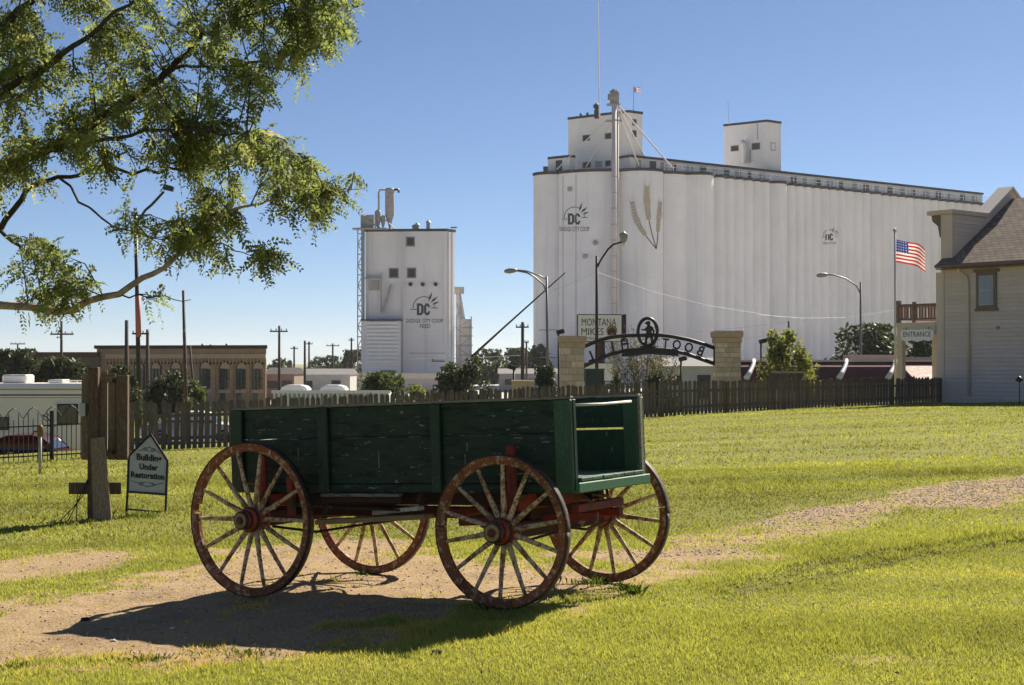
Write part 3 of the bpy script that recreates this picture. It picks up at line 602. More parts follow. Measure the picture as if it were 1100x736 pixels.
slab('meter_box', 86, 93.5, 433, 447, Yp-.02, .08, plain('box_grey', (.42, .41, .39), .5, .1, 9)); slab('box_lid', 91.6, 94.6, 434, 448, Yp-.07, .015, M_black)
mb = MB()
for k in range(3):
    a, b, c = at(98+k, 505, Yp-.02), at(88-k*4+3, 530+k, Yp-.1), at(64+k*9, 557-k*2, Yp-.2); mb.tube([a, a.lerp(b, .6)+Vector((0, 0, -.02)), b, b.lerp(c, .5)+Vector((0, 0, -.03)), Vector((c.x, c.y, gz(c.x, c.y)+.01))], .006, 5)
part('cable', mb, M_black, t)
# ------------------------------------------------------------------ restoration sign
def sgn(px, py, out=0): return at(px, py, 17.15+(px-137)/42*.30-out)
t = thing('restoration_sign', 'grey house-shaped metal sign in a black frame standing on the lawn', 'sign', tuple(sgn(157, 555)))
OUT = [(138.3, 490), (161.8, 466.6), (180, 494.8), (178.6, 531.3), (137.2, 528.3)]
mb = MB(); fr = [sgn(*p) for p in OUT]; back = [sgn(*p, out=-.02) for p in OUT]; n = len(OUT)
mb.add(fr+back, [tuple(range(n)), tuple(range(n, 2*n))[::-1]]+[(i, (i+1) % n, n+(i+1) % n, n+i) for i in range(n)]); part('sign_panel', mb, plain('sign_grey', (.40, .42, .43), .5, .06, 12), t)
for a, b in zip(OUT, OUT[1:]+OUT[:1]): part('frame_bar', MB().beam(sgn(*a, out=.004), sgn(*b, out=.004), .022, .022, up=(0, 1, 0)), M_black, t)
for a, b in (((137.2, 528), (135.4, 556.5)), ((178.6, 531), (177.8, 554))): part('leg', MB().beam(sgn(*a, out=.004), sgn(*b, out=.004), .022, .022, up=(0, 1, 0)), M_black, t)
part('foot_bar', MB().beam(sgn(136.5, 547, .004), sgn(177.8, 550.3, .004), .018, .018, up=(0, 1, 0)), M_black, t)
tl = lambda cx, cy: (lambda u, v: sgn(cx+u, cy-v+u*.085, .006))
for s, cx, cy, w, h, b in (('Building', 160.3, 492.8, 27, 9.4, .04), ('Under', 159.8, 501.8, 20, 6.8, .04), ('Restoration', 158.7, 511, 36, 6.8, .042)): mb = MB(); text_fit(mb, s, tl(cx, cy), w, h, bold=b); part('lettering', mb, M_black, t)
def stroke2(pts, w, fn):
    for (a, b), (c, d) in zip(pts[:-1], pts[1:]):
        L = math.hypot(c-a, d-b) or 1; nx, ny = -(d-b)/L*w/2, (c-a)/L*w/2; mb.quad(fn(a+nx, b+ny), fn(c+nx, d+ny), fn(c-nx, d-ny), fn(a-nx, b-ny))
for k in (-1, 1):
    mb = MB()
    for (cx, cy, W_, H_) in ((160.5, 484, 11, 6), (158.3, 519, 17, 7)):
        fn = lambda u, v: sgn(u, v+(u-160)*.085, .0055)
        up = -1 if cy < 500 else 1
        stroke2([(cx+k*W_*q, cy-up*1.6+up*H_*.35*math.sin(q*3.1)) for q in np.linspace(.05, 1, 9)], .55, fn)
        stroke2([(cx+k*W_*.55*(1-q)+k*1.2*math.sin(q*6), cy+up*(.8+H_*.55*q)) for q in np.linspace(0, 1, 8)], .6, fn)
        stroke2([(cx+k*(W_*.4+2*math.cos(q)), cy+up*(1+1.6*math.sin(q))) for q in np.linspace(0, 5, 9)], .5, fn)
    part('scrollwork', mb, M_black, t)['kind'] = 'stuff'
# small capped pipe on the lawn at the left
p = gp(43, 509); t = thing('hose_post', 'short pale pipe post with a brass tap on the lawn before the iron fence', 'post', tuple(p)); Yq = p[1]
part('pipe', MB().tube([(p[0], Yq, p[2]-.05), (p[0], Yq, zat(468, Yq))], .03, 8), plain('pale_pipe', (.38, .35, .30), .6, .2, 9), t, True)
a = at(43, 466, Yq); mb = MB(); mb.lathe([(.03, -.06), (.05, -.04), (.045, .05), (.06, .06), (.05, .14), (.02, .16)], a, n=10); mb.tube([a+Vector((0, 0, .03)), a+Vector((-.1, -.02, .04)), a+Vector((-.14, -.02, -.03))], .018, 6); part('tap', mb, plain('old_brass', (.15, .085, .04), .5, .3, 9), t, True)
# iron fence, left edge
Yi = 36.0; i0, i1 = at(-60, 508, 35.4), at(97, 488, 36.6); t = thing('iron_fence', 'low black iron fence with gothic tops in front of the red car', 'fence', (i1.x, i1.y, gz(i1.x, i1.y)))
L = (i1-i0).length; nb = 30
for i in range(nb+1):
    a = i0.lerp(i1, i/nb); zb = gz(a.x, a.y); a.z = zb; part('bar', MB().tube([a, a+Vector((0, 0, 1.0+(.14 if i % 2 else 0)))], .011, 4), M_black, t)
for z in (.12, .82):
    a, b = i0.copy(), i1.copy(); a.z = gz(a.x, a.y)+z; b.z = gz(b.x, b.y)+z; part('rail', MB().beam(a, b, .02, .03), M_black, t)
for i in range(0, nb-3, 4):
    a, b = i0.lerp(i1, i/nb), i0.lerp(i1, (i+4)/nb); a.z = gz(a.x, a.y)+1.02; b.z = gz(b.x, b.y)+1.02; m_ = a.lerp(b, .5)+Vector((0, 0, .26)); part('gothic_hoop', MB().tube([a, a.lerp(m_, .55)+Vector((0, 0, .04)), m_, b.lerp(m_, .55)+Vector((0, 0, .04)), b], .012, 5), M_black, t)
for px in (55, 96):
    s = (px+60)/157; a = i0.lerp(i1, s); a.z = gz(a.x, a.y); part('post', MB().box((a.x, a.y-.03, a.z+.55), (.08, .08, 1.25)), M_black, t)
# ------------------------------------------------------------------ vehicles
def on_ground(px, Y): x = xat(px, Y); return x, gz(x, Y)
# motorhome
Yv = 52.0; zt = zat(412, Yv); x0, x1 = xat(-60, Yv), xat(101, Yv); zg = gz(-12, Yv); t = thing('motorhome', 'white motorhome with blue stripe parked behind the red car', 'motorhome', ((x0+x1)/2, Yv+1.2, zg))
zb = zg+.45; bm_ = MB(); prof = [(Yv, zb), (Yv, zt-.12), (Yv+.12, zt), (Yv+2.3, zt), (Yv+2.42, zt-.12), (Yv+2.42, zb)]
bm_.prism([(x0, y, z) for y, z in prof], (x1-x0, 0, 0)); part('body', bm_, plain('motorhome_white', (.88, .78, .63), .5, .05, 1), t)
def vp(name, px0, px1, py0, py1, out, th, mat, par=t, Y=Yv, bev=0):
    a, b = at(px0, py1, Y), at(px1, py0, Y); return part(name, MB().box(((a.x+b.x)/2, Y-out, (a.z+b.z)/2), (b.x-a.x, th, b.z-a.z)), mat, par, bevel=bev)
for px0, px1, py0, py1 in ((62, 84, 434, 456), (-14, 10, 448, 462)):
    w = vp('window', px0, px1, py0, py1, .02, .05, M_black); vp('pane', px0+1.5, px1-1.5, py0+1.5, py1-1.5, .045, .02, M_pane, w)
vp('awning_arm', 60, 61.4, 433, 450, .05, .05, M_white); vp('awning_arm', 60, 92, 431.8, 433.4, .05, .05, M_white)
vp('stripe', -60, 100, 423.6, 425.2, .006, .008, plain('stripe_blue', (.06, .09, .18), .5, .1, 3)); vp('stripe', -60, 100, 427, 427.7, .006, .008, plain('stripe_grey', (.30, .30, .31), .5, .1, 3))
for y in (418,): vp('gutter', -60, 101, y, y+1.2, .02, .04, M_metal)
mb = MB(); fn = lambda u, v: at(u, v, Yv-.012)
def swoosh(pts, w):
    for (a, b), (c, d) in zip(pts[:-1], pts[1:]):
        L_ = math.hypot(c-a, d-b); nx, ny = -(d-b)/L_*w/2, (c-a)/L_*w/2; mb.quad(fn(a+nx, b+ny), fn(c+nx, d+ny), fn(c-nx, d-ny), fn(a-nx, b-ny))
swoosh([(31, 458), (45, 457.2), (60, 458.4)], .7); swoosh([(45, 446), (50, 448), (53, 452), (58, 456)], 1.3); swoosh([(50, 445), (56, 447), (58, 452), (55, 455)], .9); swoosh([(46, 449), (50, 452), (52, 456)], .8)
part('side_graphic', mb, M_paint, t)
for px0, px1, h in ((-5, 22, .28), (45, 62, .12)): vp('roof_unit', px0, px1, 412-h*33, 412, -1.1, .9, M_white, bev=.05)
mb = MB(); a, b = at(52, 409, Yv+1), at(98, 409, Yv+1); mb.tube([a, b], .025, 5)
for s in np.linspace(0, 1, 7): q = a.lerp(b, s); mb.tube([q, (q.x, q.y, zt)], .02, 4)
part('roof_rack', mb, M_white, t)
for px in (-20, 80): x = xat(px, Yv); part('wheel', MB().lathe([(.36, -.12), (.40, -.08), (.40, .08), (.36, .12), (.2, .13)], (x, Yv+.2, zg+.40), (0, -1, 0), 20), M_black, t, True)
def car(name, label, px0, px1, Y, paint, group=None, h=1.42, fwd=1):
    """a saloon side-on: body, cabin glass, pillars, wheels, lights; extent measured by its picture span"""
    x0, x1 = xat(px0, Y), xat(px1, Y); zg = min(gz(x0, Y), gz(x1, Y)); L = x1-x0; t = thing(name, label, 'car', ((x0+x1)/2, Y+.85, zg), group)
    X = lambda u: x0+L*u if fwd > 0 else x1-L*u
    Z = lambda v: zg+h*v
    low = [(0, .28), (.0, .50), (.03, .60), (.16, .64), (.30, .655), (.72, .655), (.88, .60), (.985, .52), (1, .40), (.99, .22), (.02, .20)]
    mb = MB()
    def loft(prof, ys):
        o = len(mb.v); k = len(prof)
        for y, inset, dz in ys:
            for u, v in prof: uu = .5+(u-.5)*(1-inset); mb.v.append((X(uu), Y+y, Z(v)+dz))
        for i in range(len(ys)-1):
            for j in range(k): mb.f.append((o+i*k+j, o+i*k+(j+1) % k, o+(i+1)*k+(j+1) % k, o+(i+1)*k+j))
        mb.f.append(tuple(o+j for j in range(k))); mb.f.append(tuple(o+(len(ys)-1)*k+j for j in range(k))[::-1])
    loft(low, [(0, .03, -.02), (.10, 0, 0), (1.6, 0, 0), (1.7, .03, -.02)]); b = part('body', mb, paint, t, True)
    mb = MB(); cabin = [(.15, .64), (.27, .90), (.36, .985), (.56, 1.0), (.66, .93), (.76, .65)]; loft(cabin, [(.10, 0, -.01), (.24, .06, 0), (1.46, .06, 0), (1.6, 0, -.01)]); part('cabin', mb, paint, t, True)
    for pr in ([(.20, .665), (.285, .87), (.36, .945), (.455, .955), (.455, .665)], [(.475, .665), (.475, .955), (.55, .95), (.64, .88), (.715, .665)]):
        mb = MB(); mb.prism([(X(u), Y+.085+(v-.665)*.42-.012, Z(v)) for u, v in pr], (0, .02, 0)); part('side_window', mb, M_pane, t)
    for u, v0, v1 in ((.735, .68, .90), (.205, .68, .88)):
        du = -.075 if u > .5 else .075; mb = MB(); mb.prism([(X(u+(.012 if u > .5 else -.012)), Y+.2, Z(v0)), (X(u+(.012 if u > .5 else -.012)), Y+1.5, Z(v0)), (X(u+du*1.1), Y+1.42, Z(v1)), (X(u+du*1.1), Y+.28, Z(v1))], (0, 0, .012)); part('windscreen', mb, M_pane, t)
    for u in (.20, .80):
        wh = part('wheel', MB().lathe([(.22, -.11), (.315, -.10), (.325, -.05), (.325, .06), (.315, .10), (.22, .11)], (X(u), Y+.10, zg+.325), (0, -1, 0), 22), M_black, t, True)
        part('rim', MB().lathe([(.21, .10), (.20, .115), (.06, .10), (.04, .125)], (X(u), Y+.10, zg+.325), (0, -1, 0), 14), M_metal, wh, True)
    part('headlight', MB().box((X(.975), Y+.12, Z(.50)), (.16, .22, .12)), M_white, t, bevel=.02); part('tail_light', MB().box((X(.018), Y+.12, Z(.53)), (.12, .22, .14)), plain('tail_red', (.35, .02, .02), .3, .1, 3), t, bevel=.02)
    part('door_handle', MB().box((X(.40), Y-.005, Z(.60)), (.16, .02, .03)), M_metal, t); part('mirror', MB().box((X(.66), Y-.06, Z(.70)), (.14, .14, .10)), paint, t, bevel=.03)
    return t
car('car', 'dark red car parked behind the black iron fence', -42, 91, 46, plain('maroon_car_paint', (.06, .009, .011), .25, .05, 1), None, 1.35)
car('car', 'white car parked behind the left picket fence', 150, 262, 66, plain('white_car_paint', (.72, .72, .72), .25, .03, 1))
# white slatted stock trailer behind the wagon
Yt = 62; zt = zat(421, Yt); x0, x1 = xat(293, Yt), xat(418, Yt); zg = gz((x0+x1)/2, Yt); t = thing('stock_trailer', 'white slatted trailer showing above the wagon bed', 'trailer', ((x0+x1)/2, Yt+1, zg))
bm_ = MB(); bm_.prism([(x0, Yt+.1, zg+.5), (x1-.2, Yt+.1, zg+.5), (x1, Yt+.1, zt-.25), (x1-.08, Yt+.1, zt-.03), (x0, Yt+.1, zt-.03)], (0, 2.0, 0)); part('box_body', bm_, plain('trailer_grey', (.40, .40, .40), .5, .08, 2), t)
part('top_rail', MB().box(((x0+x1)/2, Yt+.03, zt), (x1-x0+.1, .1, .11)), M_white, t)
for i in range(26): x = x0+.06+(x1-x0-.12)*i/25; part('slat', MB().box((x, Yt+.03, zt-.43), (.075, .06, .74)), M_white, t)
part('lower_rail', MB().box(((x0+x1)/2, Yt+.03, zt-.86), (x1-x0, .1, .10)), M_white, t)
for a, b, c in ((299, 330, 413.5), (342, 371, 413.5)):
    xa, xb = xat(a, Yt), xat(b, Yt); h = zat(c, Yt)-zt-.055; part('roof_bin', MB().prism([(xa, Yt+.4, zt+.04), (xb, Yt+.4, zt+.04), (xb-.12, Yt+.4, zt+.04+h*.75), (xb-.35, Yt+.4, zt+.04+h), (xa+.25, Yt+.4, zt+.04+h), (xa+.05, Yt+.4, zt+.04+h*.6)], (0, 1.2, 0)), M_white, t, bevel=.04)
for x in (x0+1.4, x0+2.3): part('wheel', MB().lathe([(.3, -.1), (.36, -.08), (.36, .08), (.3, .1)], (x, Yt+.1, zg+.36), (0, -1, 0), 18), M_black, t, True)
# ------------------------------------------------------------------ facades measured from the survey
class Fac:
    """a vertical wall through plan point O along unit u; outward normal n faces the viewer"""
    def __init__(s, O, az):
        s.O = np.array(O, float); s.u = np.array([math.sin(R(az)), math.cos(R(az))]); n = np.array([s.u[1], -s.u[0]]); s.n = n if n@s.O < 0 else -n
        s.rot = Matrix(((s.u[0], s.n[0], 0), (s.u[1], s.n[1], 0), (0, 0, 1)))
    def s_at(s, px): t = (px-550)/F; return (t*s.O[1]-s.O[0])/(s.u[0]-t*s.u[1])
    def P(s, d, z, out=0): q = s.O+s.u*d+s.n*out; return Vector((q[0], q[1], z))
    def hit(s, px, py): d = s.s_at(px); q = s.O+s.u*d; return d, zat(py, q[1])
    def at(s, px, py, out=0): d, z = s.hit(px, py); return s.P(d, z, out)
    def box(s, mb, d0, d1, z0, z1, o0, o1): return mb.box(s.P((d0+d1)/2, (z0+z1)/2, (o0+o1)/2), (abs(d1-d0), abs(o1-o0), abs(z1-z0)), s.rot)
    def rect(s, mb, px0, px1, py0, py1, o0, o1):
        d0, za = s.hit(px0, py1); d1, zb = s.hit(px1, py0); return s.box(mb, d0, d1, za, zb, o0, o1)
    def window(s, par, px0, px1, py0, py1, fmat, fr=.12, pane=None):
        d0, za = s.hit(px0, py1); d1, zb = s.hit(px1, py0)
        if d1 < d0: d0, d1 = d1, d0
        w = part('window', s.box(MB(), d0, d1, za, zb, .01, .06), fmat, par); part('pane', s.box(MB(), d0+fr, d1-fr, za+fr, zb-fr, .05, .075), pane or M_pane, w); return w
# ------------------------------------------------------------------ the grain elevator
AZR, AZL, ZC = 53, -52, 39.0
elev = thing('grain_elevator', 'huge white concrete grain elevator with head towers and painted wheat ears', 'grain elevator', (at(700, 410, 330).x, 330, -3.0))
SILO = MB()
def arc(p, q, bulge, n=10):
    p, q = np.array(p), np.array(q); c = q-p; L = np.linalg.norm(c); nrm = np.array([c[1], -c[0]])/L
    if nrm@p > 0: nrm = -nrm
    return [p+c*t+nrm*bulge*L*4*t*(1-t)*(1 if .02 < t < .98 else 0) for t in np.linspace(0, 1, n+1)], -nrm
def silo(p, q, bulge=.2, z1=ZC, depth=6, name='silo', lip=.35):
    pts, inw = arc(p, q, bulge); base = [(x, y, -4.5) for x, y in pts]; e = inw*depth
    base += [(q[0]+e[0], q[1]+e[1], -4.5), (p[0]+e[0], p[1]+e[1], -4.5)]
    mb = MB(); mb.prism(base, (0, 0, z1+4.5)); o = part(name, mb, M_conc, elev)
    SILO.add(mb.v, mb.f)
    pl, _ = arc(p, q, bulge); g = [np.array(x)-inw*lip for x in pl]; g += [np.array(q)+e, np.array(p)+e]
    part('roof_rim', MB().prism([(x, y, z1+.01) for x, y in g], (0, 0, .55)), M_rimdark, o)
    return o
PX = lambda px, Y: (xat(px, Y), Y)
right = Fac(PX(738, 305), AZR); rpt = lambda px, setb=0: tuple(right.O+right.u*right.s_at(px)-right.n*setb)
silo(PX(573, 307), PX(600.5, 304), .22); silo(PX(600.5, 303.5), PX(665, 299.5), .12); silo(PX(665, 300), PX(712.5, 300.5), .24); silo(PX(713, 303), PX(738, 305), .12)
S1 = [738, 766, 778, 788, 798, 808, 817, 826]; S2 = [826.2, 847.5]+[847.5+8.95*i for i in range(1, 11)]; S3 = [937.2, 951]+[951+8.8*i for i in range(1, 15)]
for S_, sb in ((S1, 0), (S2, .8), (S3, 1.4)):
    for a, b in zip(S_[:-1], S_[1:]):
        o = silo(rpt(a, sb), rpt(b, sb), .36); q = rpt(b, sb-.12); part('seam_glint', MB().box((q[0], q[1], (ZC-4.5)/2), (.26, .26, ZC+4.4), right.rot), plain('glint_white', (.86, .83, .79), .8, .03, 1), o)  # pale strip at each seam paints in the sun-caught edge
# body behind the tanks, so the plan is solid
e0, e1 = PX(600, 312), rpt(1074, 4); part('core', MB().prism([(*PX(578, 310), -4.5), (*PX(735, 309), -4.5), (e1[0], e1[1], -4.5), (e1[0]-12, e1[1]+16, -4.5), (PX(590, 325)[0], 325, -4.5)], (0, 0, ZC+4.3)), M_conc, elev)
def tower(name, corner_px, Y, left_px, right_px, z0, z1, back=9):
    A = Fac(PX(corner_px, Y), AZL); B = Fac(PX(corner_px, Y), AZR); l = A.P(A.s_at(left_px), z0); c = A.P(0, z0); r_ = B.P(B.s_at(right_px), z0); k = l+(r_-c)
    o = part(name, MB().prism([l, c, r_, k], (0, 0, z1-z0)), M_conc, elev)
    mid = (l+c+r_+k)/4; part('roof_rim', MB().prism([Vector((mid.x+(p.x-mid.x)*1.02, mid.y+(p.y-mid.y)*1.02, z1+.01)) for p in (l, c, r_, k)], (0, 0, .5)), M_rimdark, o)
    return o, A, B
tw1, A1, B1 = tower('head_tower', 675.3, 303.5, 610.5, 690.3, ZC-.2, zat(121, 303.5))
for r_ in ((626, 634, 144.5, 152), (650, 657, 142.5, 150), (626, 635, 173.6, 181), (650.5, 656.5, 172, 179)): A1.window(tw1, *r_, plain('window_frame_grey', (.22, .20, .19), .7, .1, 1), .15, M_dark)
for r_ in ((640.5, 643.3, 173, 180), (644.3, 647.2, 173, 180)): part('louvre', A1.rect(MB(), *r_, .02, .25), M_metal, tw1)
for r_ in ((679.3, 684, 128.3, 135), (679.3, 684, 140.3, 147.2)): B1.window(tw1, *r_, MATS['window_frame_grey'], .15, M_dark)
tw2, A2, B2 = tower('head_tower', 824, 328, 778, 839.5, ZC-.2, zat(131, 328))
for r_ in ((785.5, 794, 156, 163), (808, 817, 153, 161.5)): A2.window(tw2, *r_, MATS['window_frame_grey'], .15, M_dark)
B2.window(tw2, 828.3, 833.3, 153.6, 161.6, MATS['window_frame_grey'], .15, M_white)  # white pane stands in for the bright sky seen through the tower
part('dust_pipe', MB().tube([A2.at(799.5, 152.5, .9), A2.at(802, 156, .9), A2.at(802.5, 176, .9)], .55, 8), M_conc, tw2, True)
part('ladder', A2.rect(MB(), 806.4, 807, 160, 175, .05, .2), M_metal, tw2); part('lightning_cable', A2.rect(MB(), 814.2, 814.6, 133, 150, .03, .12), M_metal, tw2)
an, A3, B3 = tower('annex', 612, 304.5, 588.5, 618, ZC-.2, zat(169, 304.5)); part('door', A3.rect(MB(), 597.5, 604, 172, 187, .01, .12), M_dark, an); part('light_box', MB().box(at(586, 182, 305), (.9, .6, 1.1)), M_dark, an)
part('light_box_stand', MB().box(at(586, 186.5, 305.3), (1.5, .2, .5)), M_white, an)
# gallery on the roof of the long side, with its windows, and the rail before it
gal = Fac(rpt(700, 4.2), AZR); ga0, ga1 = gal.s_at(677), gal.s_at(1056); ZG = ZC+3.1
go = part('gallery', gal.box(MB(), ga0, ga1, ZC-.3, ZG, -5, 0), M_conc, elev); part('gallery_roof', gal.box(MB(), ga0-.3, ga1, ZG+.01, ZG+.45, -5.2, .35), M_rimdark, go)
for i, px in enumerate([684, 698, 710, 722, 738, 752, 766, 777, 790, 803, 816]+list(range(850, 1050, 13))):
    d = gal.s_at(px); part('gallery_window', gal.box(MB(), d, d+(1.7 if i % 3 else 1.1), ZC+.9, ZG-.35, .01, .12), M_dark if i % 2 else M_metal, go)
rl_ = Fac(rpt(700, -.1), AZR); r0, r1 = rl_.s_at(714), rl_.s_at(1060); rail = part('roof_rail', rl_.box(MB(), r0, r1, ZC+1.78, ZC+1.88, 0, .1), M_white, elev); part('roof_rail', rl_.box(MB(), r0, r1, ZC+1.14, ZC+1.22, 0, .08), M_white, elev)
d = r0
while d < r1: part('rail_post', rl_.box(MB(), d, d+.1, ZC+.5, ZC+1.78, 0, .08), M_white, rail); d += 2.3
# bucket leg, its head, platforms and spouts
Yl = 298.0; legm = part('elevator_leg', MB().tube([at(659.7, 409, Yl), at(659.7, 112, Yl)], .48, 10), plain('leg_paint', (.58, .52, .49), .7, .06, .4), elev, True)
part('elevator_leg', MB().tube([at(663.4, 409, Yl+.2), at(663.4, 120, Yl+.2)], .25, 8), MATS['leg_paint'], elev, True)
for py in range(190, 400, 17): part('leg_band', MB().lathe([(.49, -.08), (.55, -.06), (.55, .06), (.49, .08)], at(659.7, py, Yl), n=10), M_metal, legm)
mb = MB(); c = at(660, 106, Yl); mb.box(c, (1.7, 1.6, 2.2)); mb.box(c+Vector((-.9, -.2, .3)), (.8, 1.0, 1.0)); mb.tube([c+Vector((-.7, 0, 1.0)), c+Vector((0, 0, 1.5)), c+Vector((.5, 0, 1.1))], [.5, .55, .4], 8); part('leg_head', mb, plain('head_grey', (.28, .25, .23), .7, .3, 2), legm)
for py, w in ((112.6, 2.6), (129.8, 3.0)): part('platform', MB().box(at(659, py, Yl), (w, 2.0, .18)), M_metal, legm)
for i, (a, b, ya, yb) in enumerate((((664, 115), (692, 167.5), 298, 304), ((664.5, 113), (723, 181), 298, 303.5), ((663, 118), (686, 178), 298, 301), ((651, 129.5), (598, 182), 299, 303), ((655.5, 133), (627, 184), 299, 301.5))): part('spout', MB().tube([at(*a, ya), at(*b, yb)], .16 if i < 3 else .12, 6), MATS['leg_paint'], legm)
c = at(641, 122, 306); mb = MB(); mb.lathe([(.5, -1.0), (.55, .6), (.35, .9), (.7, 1.2), (.7, 1.7), (.3, 2.0)], c, n=10); part('roof_ventilator', mb, M_dark, tw1)
for px in (624, 631, 668): part('roof_vent', MB().lathe([(.22, 0), (.22, .6), (.35, .65), (.1, .9)], at(px, 126.2-(px-624)*.075, 304.2), n=8), M_dark, tw1)
part('antenna_mast', MB().tube([at(644, 126, 305), at(643, 60, 305), at(642, -30, 305)], [.16, .14, .1], 6), M_white, elev)
part('whip_antenna', MB().tube([at(783, 135, 330), at(782, 108, 330)], .05, 4), M_metal, tw2)
def make_flag(name, W_, H_, origin, udir, par, amp=.12, droop=.18, nx=39, ny=26):
    """stripes and starred canton as faces of one waving cloth"""
    V, Fc, mi = [], [], []; u = Vector(udir).normalized(); w = Vector((-u.y, u.x, 0))
    for j in range(ny+1):
        for i in range(nx+1):
            s, tt = i/nx, j/ny; wv = amp*math.sin(s*7.5+tt*1.2)*s**.6; V.append(tuple(Vector(origin)+u*(W_*s*.96)+w*wv*W_+Vector((0, 0, -H_*tt-droop*W_*s*s-.05*W_*math.sin(s*6)*s))))
    for j in range(ny):
        for i in range(nx):
            a = j*(nx+1)+i; Fc.append((a, a+1, a+nx+2, a+nx+1)); st = j//2
            if st < 7 and i < nx*.4: mi.append(2 if not ((i % 3 == 1) and (j % 3 == 1)) else 1)
            else: mi.append(0 if st % 2 == 0 else 1)
    me = bpy.data.meshes.new(name); me.from_pydata(V, [], Fc)
    for n_, c in (('flag_red', (.42, .03, .04)), ('flag_white', (.75, .72, .68)), ('flag_blue', (.03, .05, .22))): me.materials.append(leaf_cloth(n_, c))
    me.polygons.foreach_set('material_index', mi); me.polygons.foreach_set('use_smooth', [True]*len(mi)); o = link(name, me, par); ROOTM[o.name] = Matrix.Identity(4); return o
def leaf_cloth(n_, c):
    if n_ in MATS: return MATS[n_]
    m, nt, p = nodes_of(n_); p.inputs['Base Color'].default_value = (*c, 1); p.inputs['Roughness'].default_value = .8
    tr_ = nt.nodes.new('ShaderNodeBsdfTranslucent'); tr_.inputs[0].default_value = (*c, 1); mx = nt.nodes.new('ShaderNodeMixShader'); mx.inputs[0].default_value = .5
    nt.links.new(p.outputs[0], mx.inputs[1]); nt.links.new(tr_.outputs[0], mx.inputs[2]); nt.links.new(mx.outputs[0], nt.nodes['Material Output'].inputs[0]); MATS[n_] = m; return m
part('flag_staff', MB().tube([at(680.6, 123, 306), at(680.6, 92, 306)], .06, 5), M_metal, tw1)
make_flag('roof_flag', 1.5, 1.0, at(680.8, 93.5, 306), (1, .2, 0), tw1, .08, .1, 20, 13)
# painted marks: survey outlines cast onto the wall they are painted on
def caster(mbs):
    bv = BVHTree.FromPolygons([Vector(v) for v in mbs.v], mbs.f)
    def fn(px, py, lift=.06):
        d = Vector(ray(px, py)).normalized(); h = bv.ray_cast(Vector(CP), d)
        return (h[0]-d*lift) if h[0] is not None else at(px, py, 300)
    return fn
def blade(mb, fn, a, b, w):
    dx, dy = b[0]-a[0], b[1]-a[1]; L = math.hypot(dx, dy); nx, ny = -dy/L*w/2, dx/L*w/2; m_ = (a[0]+dx*.45, a[1]+dy*.45)
    mb.add([fn(*a), fn(m_[0]+nx, m_[1]+ny), fn(*b), fn(m_[0]-nx, m_[1]-ny)], [(0, 1, 2, 3)])
def line2(mb, fn, pts, w):
    for (a, b), (c, d) in zip(pts[:-1], pts[1:]):
        L = math.hypot(c-a, d-b) or 1; nx, ny = -(d-b)/L*w/2, (c-a)/L*w/2; mb.quad(fn(a+nx, b+ny), fn(c+nx, d+ny), fn(c-nx, d-ny), fn(a-nx, b-ny))
def coop_mark(par, fn, cx, cy, k, words):
    """half sun, horizon line, block letters D C and three wheat blades"""
    e = lambda x, y: (cx+x*k, cy+y*k); f2 = lambda x, y: fn(*e(x, y))
    mb = MB(); line2(mb, f2, [(10.8*math.cos(t), -10.8*math.sin(t)+4) for t in np.linspace(R(185), R(52), 14)], .7); line2(mb, f2, [(-13.5, 6.2), (-7.5, 6)], .7); line2(mb, f2, [(7.5, 4.6), (14.5, 4.6)], .7); line2(mb, f2, [(10.8*math.cos(t), -10.8*math.sin(t)+4) for t in np.linspace(R(18), R(-5), 4)], .6); part('sun_mark', mb, M_paint, par)
    mb = MB(); P = [(-7, 0), (-7, 12), (-2.6, 12), (-.2, 9.6), (-.2, 2.4), (-2.6, 0)]; Q = [(-4.6, 2.2), (-4.6, 9.8), (-4.2, 9.8), (-2.6, 9.2), (-2.6, 2.8), (-4.2, 2.2)]; n = 6
    mb.add([f2(*p) for p in P]+[f2(*q) for q in Q], [(i, (i+1) % n, n+(i+1) % n, n+i) for i in range(n)]); part('letter_mark', mb, M_paint, par)
    mb = MB(); P = [(6.6, 3.4), (4.6, 0), (2.2, 0), (.3, 2.4), (.3, 9.6), (2.2, 12), (5, 12), (6.8, 8.2)]; Q = [(4.6, 4.2), (3.9, 2.6), (3.1, 2.6), (2.6, 3.2), (2.6, 8.8), (3.1, 9.4), (4.0, 9.4), (4.7, 7.8)]
    mb.add([f2(*p) for p in P]+[f2(*q) for q in Q], [(i, i+1, 8+i+1, 8+i) for i in range(7)]); part('letter_mark', mb, M_paint, par)
    for a, b, w in (((4.6, -1.6), (8.8, -12), 2.2), ((6.6, -.4), (14.2, -7.2), 2.3), ((8.4, 1.0), (16, -1.8), 1.9)): mb = MB(); blade(mb, f2, a, b, w); part('blade_mark', mb, M_paint, par)
    for s, x, y, w, h in words: mb = MB(); text_fit(mb, s, lambda u, v: f2(x+u, y-v), w, h, bold=.0); part('lettering', mb, M_paint, par)
cast = caster(SILO)
sil = [o for o in elev.children if o.name.startswith('silo')]
coop_mark(sil[1], cast, 617, 229.3, 1.0, [('DODGE CITY COOP', .2, 16.8, 32, 4.8)])
coop_mark(sil[16], cast, 891, 251, .62, [('DODGE CITY COOP', .2, 16.5, 22, 4.0)])
M_ear = plain('ear_tan_paint', (.48, .39, .28), .85, .2, 2); M_stalk = plain('stalk_brown_paint', (.10, .07, .05), .85, .2, 2)
